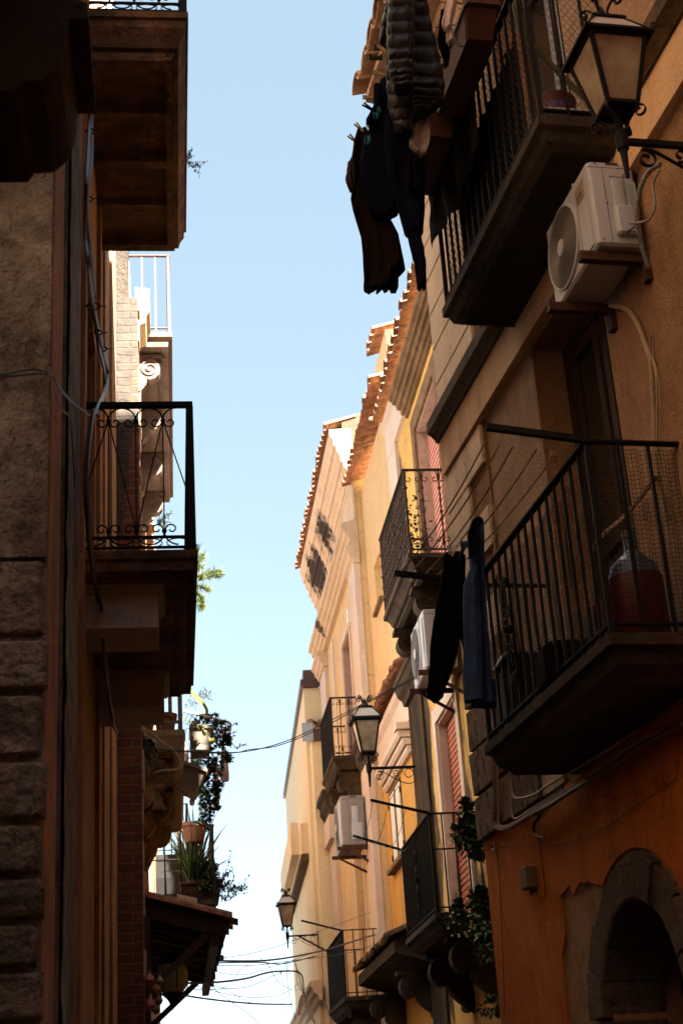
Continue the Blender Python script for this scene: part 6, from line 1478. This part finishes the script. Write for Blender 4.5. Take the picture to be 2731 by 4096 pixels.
plant('succulent', 'mass of trailing dark succulents hanging right of the upper beige trough', B5(1100, 1500, 14.9), succ([(960, 850, 14.95, .08), (1080, 880, 14.95, .10), (1150, 960, 14.95, .10), (1180, 1060, 14.95, .09), (1150, 1180, 14.95, .10), (1120, 1300, 14.95, .10), (1080, 1450, 14.95, .07), (1230, 1100, 14.95, .05), (1270, 1340, 14.95, .04), (1040, 1020, 14.95, .07), (1110, 1380, 14.95, .09), (850, 860, 14.9, .06)], .055, 15, 4), ('stem', 'succulent'), 'succulents on the left balcony')
plant('succulent', 'few pale sunlit rosettes in front of the upper beige trough', B5(940, 1000, 14.6), succ([(790, 860, 14.62, .02), (940, 1000, 14.60, .02), (1030, 1090, 14.60, .02), (890, 925, 14.6, .02)], .06, 3, 9), ('stem', 'succulent_l'), 'succulents on the left balcony')
plant('succulent', 'thick trailing succulents hanging right of the lower tilted trough', B5(1000, 1900, 14.9), succ([(860, 1450, 14.9, .07), (930, 1500, 14.9, .08), (960, 1650, 14.9, .09), (1040, 1720, 14.9, .10), (1000, 1830, 14.9, .09), (930, 1780, 14.9, .07), (1090, 1780, 14.9, .05), (1060, 1610, 14.9, .07), (950, 1900, 14.9, .05), (1050, 1860, 14.9, .06)], .050, 15, 5), ('stem', 'succulent'), 'succulents on the left balcony')
plant('succulent', 'longest dangling strand of dark rosettes reaching the flower pot below', B5(960, 2150, 14.9), succ([(1020, 2020, 14.9, .05), (930, 2060, 14.9, .05), (960, 2140, 14.9, .06), (1000, 2120, 14.9, .04), (850, 2230, 14.9, .025), (970, 2310, 14.9, .035), (990, 2200, 14.9, .03), (890, 2010, 14.9, .02), (1120, 2010, 14.9, .02)], .05, 7, 6), ('stem', 'succulent'), 'succulents on the left balcony')
tw_ = MB(); bl_ = MB(); rn = random.Random(8)
for (pts) in ([(1240, 1100), (1290, 1060), (1350, 1010)], [(1200, 1010), (1290, 990), (1370, 965)], [(1180, 900), (1290, 890), (1370, 850), (1390, 860)], [(1260, 1085), (1320, 1130), (1385, 1195), (1440, 1130)], [(1390, 1190), (1450, 1160), (1510, 1145)], [(1270, 1340), (1310, 1325), (1345, 1325)], [(1060, 2080), (1120, 2030), (1175, 2010)], [(1040, 1620), (1100, 1580), (1170, 1570)], [(1100, 800), (1090, 750)], [(1060, 800), (1140, 770)], [(860, 1980), (870, 2100), (930, 2160)], [(880, 1990), (900, 2120), (860, 2220)], [(990, 1910), (960, 2000), (1010, 2110)]):
    q = spline([B5(x, y, 14.9) for x, y in pts], 4); tw_.tube(q, .0028, 4)
    for p in q[len(q)//2:]:
        for k in range(4): leafmb(bl_, p, rd(rn), .022, .012)
tw = solo(tw_, 'dry_twigs', 'stem', 'thin flowering twigs reaching from the succulents into the sky', 'twigs'); bl_.build('buds', 'succulent', tw)
# drying rack with yellow handle, sheets
dr = thing('drying_rack', 'pale pink plastic drying rack tipped over the rail with an acid yellow curved handle', 'drying rack', B5(1000, 900, 15.3))
mb = MB(); mb.tube(spline([B5(x, y, 15.3) for x, y in ((645, 680), (800, 720), (1000, 765), (1200, 815), (1280, 840), (1300, 880), (1285, 960), (1240, 1060))], 6), .014, 8); mb.build('frame', 'pinkplastic', dr, True)
mb = MB()
for i in range(11):
    t = i/10; a = B5(660+600*t, 690+145*t, 15.3); b_ = B5(640+600*t-60, 830+130*t, 15.3); mb.tube([a, b_], .0045, 5)
mb.tube([B5(650, 850, 15.3), B5(1200, 960, 15.3)], .004, 5); mb.tube(spline([B5(x, y, 15.3) for x, y in ((730, 730), (790, 770), (840, 830))], 4), .005, 5); mb.build('bars', K['denim'], dr)
mb = MB(); mb.tube(spline([B5(x, y, 15.35) for x, y in ((400, 480), (430, 380), (520, 345), (640, 370), (760, 430), (880, 540), (950, 640), (968, 700), (955, 760))], 6), .02, 4, flat=(.075, .03)); mb.cbox(B5(940, 755, 15.35), .12, .03, .055); mb.tube(spline([B5(x, y, 15.35) for x, y in ((640, 780), (700, 810), (760, 860))], 4), .012, 4, flat=(.03, .015)); mb.build('yellow_handle', 'yellow', dr, True)
K5 = dict(ox=550, oy=2650, k=.287)
for i, (rows, Y, m_, l) in enumerate((([(1180, 1170, 1230), (1450, 1150, 1270), (1640, 1155, 1280), (1660, 1170, 1275)], 15.6, 'rose_cloth', 'rose towel hanging farthest right on the left drying rack'),
    ([(900, 1160, 1240), (1050, 1170, 1215)], 15.6, 'rose_cloth', 'small rose cloth folded over the rack end'),
    ([(1350, 1040, 1120), (1600, 1060, 1130), (1900, 1060, 1155), (1915, 1070, 1150)], 15.7, 'rose_cloth', 'long rose cloth hanging behind the lower trough'),
    ([(1910, 1060, 1145), (2050, 1050, 1140), (2065, 1060, 1135)], 15.72, 'maroon_cloth' if 0 else 'rose_cloth', 'lower end of a rose cloth near the dangling rosettes'),
    ([(1100, 640, 700), (1350, 630, 720), (1450, 650, 700)], 15.8, 'white_cloth', 'white cloth hanging between the corbel and the upper trough'),
    ([(1120, 735, 785), (1300, 735, 790), (1420, 735, 790)], 15.8, 'white_cloth', 'narrow white cloth hanging behind the upper trough'),
    ([(1420, 630, 680), (1560, 610, 650), (1640, 600, 640)], 15.8, 'white_cloth', 'thin white cloth end left of the lower trough'),
    ([(1230, 985, 1010), (1400, 980, 1000), (1560, 985, 1010)], 15.8, 'white_cloth', 'white strip of cloth seen through the succulents'),
    ([(1860, 760, 810), (1940, 720, 800), (1990, 740, 795)], 15.8, 'white_cloth', 'crumpled white cloth below the lower trough'))):
    garment([(rows, Y, .02, dict(seed=90+i, amp=.12, **K5))], 'hanging_cloth', m_, l, 'cloth')
# feathery shoots behind
plant('feathery_plant', 'feathery blue green shoots behind the yellow handle', B5(650, 640, 16.5), lambda a, b: [branchy(a, b, B5(640, 640-i*20, 16.5), V((1, 0, .25+.2*i)), .30, random.Random(i), 8, .04, .012, .003, 1) for i in range(4)], ('stem', K['greenwin']))
# cable tangle on the brick corner
cable([B5(x, y, 14.2) for x, y in ((60, 900), (160, 960), (270, 1040), (330, 1100), (430, 1160), (500, 1210), (560, 1300), (600, 1380), (590, 1450), (540, 1490), (400, 1500), (290, 1515), (250, 1535))], .010, 'cable_tan', 'white cable looping over the corbel of the plant balcony')
tg = MB(); rn = random.Random(14)
for i in range(26):
    x0, y0 = rn.uniform(20, 180), rn.uniform(1040, 1250); pts = [(x0, y0)]
    for k in range(5): pts.append((pts[-1][0]+rn.uniform(-40, 70), pts[-1][1]+rn.uniform(-30, 90)))
    tg.tube(spline([B5(x, y, 13.85+rn.uniform(-.05, .1)) for x, y in pts], 4), rn.choice((.004, .007, .010)), 4)
solo(tg, 'wire_tangle', 'cable', 'black tangle of wires at the brick corner below the long twin wire', 'wires')
tg = MB()
for i in range(16):
    x0 = rn.uniform(150, 240); pts = [(x0, 1500+rn.uniform(-40, 40)), (220+rn.uniform(-10, 20), 1600), (230+rn.uniform(-30, 30), 1750), (230+rn.uniform(-40, 120), 1900), (260+rn.uniform(-60, 140), 2050)]
    tg.tube(spline([B5(x, y, 13.98) for x, y in pts], 4), rn.choice((.003, .005)), 4)
solo(tg, 'cable_ends', 'straw', 'bunch of straw coloured cable ends tied below the corbel', 'cable ends')
# third balcony: pots
def pot6(x, y, Y, r, h, mat, label): c = B6(x, y, Y); return pot(c, r, h, mat, label, group='pots on the farther left balconies')
pot6(635, 335, 19.3, .17, .24, 'terracotta', 'old white stained terracotta pot hooked on the farther left rail')
b_ = B6(765, 935, 19.3); planter(V((b_.x, 19.7, 4.54)), RL, .42, .6, .26, 'terracotta_d', 'square dark terracotta planter on the floor of the farther left balcony')
b_ = B6(610, 900, 19.3); planter(V((b_.x, 19.7, 4.54)), RL, .30, .6, .24, 'terracotta_d', 'plain dark clay planter left of the square one')
pp6 = MB(); pp6.tube([B6(455, -60, 19.6), B6(462, 440, 19.6)], .018, 8); solo(pp6, 'copper_pipe', 'terracotta', 'thin copper coloured pole behind the farther left rail', 'pole')
def spiky6(a, b):
    rn = random.Random(31)
    for i in range(10): grassy(b, B6(600+rn.uniform(0, 70), 840, 19.5), 9, 1.05, .22, rn, .5, .02)
    for i in range(5): grassy(b, B6(660+rn.uniform(0, 60), 800, 19.5), 9, .6, .5, rn, .8, .02)
plant('spiky_plant', 'tall dark spiky plant behind the farther left rail', B6(620, 840, 19.5), spiky6, ('stem', 'leaf'))
plant('leafy_bush', 'bushy plant in the square planter on the farther left balcony', B6(770, 820, 19.5), lambda a, b: [bush(B6(x, y, 19.5), (r, r, r), 420, .05, .035, random.Random(x))(a, b) for x, y, r in ((760, 780, .18), (810, 770, .14), (720, 760, .13), (800, 680, .12), (780, 640, .08), (825, 610, .06))], ('stem', 'leaf'))
plant('trailing_plant', 'airy blue green plant arching outside the farther left rail into the sky', B6(900, 950, 19.3), lambda a, b: [branchy(a, b, B6(880, 900, 19.3), V((cos(R_(g_)), .1, sin(R_(g_)))), l_*.42, random.Random(g_+50), 8, .06, .026, .007, 1) for g_, l_ in ((80, 1.0), (55, .9), (30, .8), (5, .95), (-25, .5), (-50, .4), (65, .7), (15, .6))], ('stem', K['greenwin']))
gm = MB(); gm.lathe(atY(690, 3905, 14.5)-V((0, 0, .14)), [(.03, -.02), (.10, 0), (.14, .06), (.145, .16), (.12, .24), (.05, .28)], 18); gl_ = solo(gm, 'globe_lamp', 'lampyellow', 'yellowed glass wall lamp under the tiled canopy', 'wall lamp', None, True)
gm = MB(); c = atY(690, 3905, 14.5); gm.lathe(c-V((0, 0, .14)), [(0, -.16), (.02, -.12), (.045, -.07), (.09, -.03), (.11, -.01), (.0, 0)], 12); gm.lathe(c+V((0, 0, .11)), [(.13, 0), (.10, .05), (.05, .10), (0, .12)], 12)
for k in range(6): gm.tube([c-V((0, 0, .14))+V((.13*cos(k), .13*sin(k), .0)), c+V((.15*cos(k), .15*sin(k), 0)), c+V((.12*cos(k), .12*sin(k), .11))], .007, 4)
gm.tube([c+V((0, 0, .2)), c+V((-.2, .3, .28))], .015, 5); gm.build('lamp_frame', 'iron', gl_)
for i, (x, y, r, m_, l) in enumerate(((135, 1860, .045, 'onion', 'upper pink glazed fruit hanging on the brick corner'), (145, 2140, .05, 'onion', 'lower pink glazed fruit hanging on the brick corner'), (205, 1960, .035, 'garlic', 'small ochre glazed fruit between the two pink ones'), (240, 2090, .035, 'garlic', 'second ochre glazed fruit below the first'), (250, 1870, .03, 'lampyellow', 'yellow glazed pepper beside the upper pink fruit'), (210, 2190, .035, 'garlic', 'brown glazed fruit at the bottom of the string'))):
    c = B6(x, y, 13.25); c = V((max(c.x, -.24), 13.24, c.z)); mb = MB(); mb.lathe(c-V((0, 0, r)), [(0, -.01), (r*.6, .1*r), (r, r*.9), (r*.7, r*1.7), (r*.2, r*2.1), (r*.1, r*2.7), (0, r*2.8)], 10)
    solo(mb, 'ceramic_fruit', m_, l, 'ornament', 'ceramic fruit string on the brick corner', True)
# plants growing out of masonry, pine beyond
def weed(px, py, Y, r, label, mat='leaf', n=5, name='wall_weed'):
    def f(a, b):
        rn = random.Random(int(px)); c = atY(px, py, Y)
        for i in range(n): branchy(a, b, c, V((rn.uniform(.2, 1), 0, rn.uniform(-.6, .8))), r*rn.uniform(.6, 1), rn, 5, r*.3, r*.09, .0015, 1)
    plant(name, label, atY(px, py, Y), f, ('stem', mat), 'weeds rooted in the masonry')
weed(748, 650, 9.0, .10, 'small blue green weed on the edge of the top left balcony', K['teal'] if 0 else K['greenwin'])
weed(776, 2185, 8.3, .04, 'tiny weed on the edge of the lower left balcony', K['leaf'], 3)
weed(1240, 2022, 26.5, .22, 'tiny weed on the cornice tiles, the lower one', 'succulent'); weed(1250, 1970, 26.0, .16, 'tiny weed on the cornice tiles, the upper one', 'succulent')
weed(628, 2080, 19.1, .16, 'yellow green weed on the old eave beyond the brick pier', 'leaf_y', 8)
pine = thing('pine_tree', 'sunlit yellow green pine branches showing beside the lower left balcony', 'tree', V((-.9, 40, 0)))
tr = MB(); tr.tube([V((-.9, 40, 0)), V((-.8, 40, 8)), V((-.5, 40, 16.2))], [.35, .25, .06], 8); tr.build('trunk', 'stem', pine)
cr = MB(); br = MB(); rn = random.Random(77)
for (px, py, L_, an) in ((800, 2270, 1.0, 60), (815, 2300, 1.3, 15), (840, 2310, 1.1, 12), (800, 2340, .9, -20), (805, 2370, .9, -65), (790, 2240, .7, 70), (785, 2310, .6, 0), (815, 2400, .5, -80), (760, 2300, 1.2, 30), (770, 2350, 1.2, -40), (770, 2260, 1.2, 90)):
    L_ *= .6; c = atY(px-16, py, 40); d = V((cos(R_(an)), rn.uniform(-.2, .2), sin(R_(an)))).normalized(); p = c; br.tube([V((-.5, 40, c.z-.6)), c, c+d*L_*.6], [.05, .03, .01], 4)
    for i in range(150):
        t = rn.random(); q = c+d*L_*t*.75; dd = (d*.8+rd(rn)*.9); 
        e = q+dd.normalized()*rn.uniform(.10, .24); cr.tube([q, e], [.016, .002], 3)
br.build('branches', 'stem', pine); cr.build('needles', 'leaf_y', pine)
# contrail, a thin stretched vapour far above
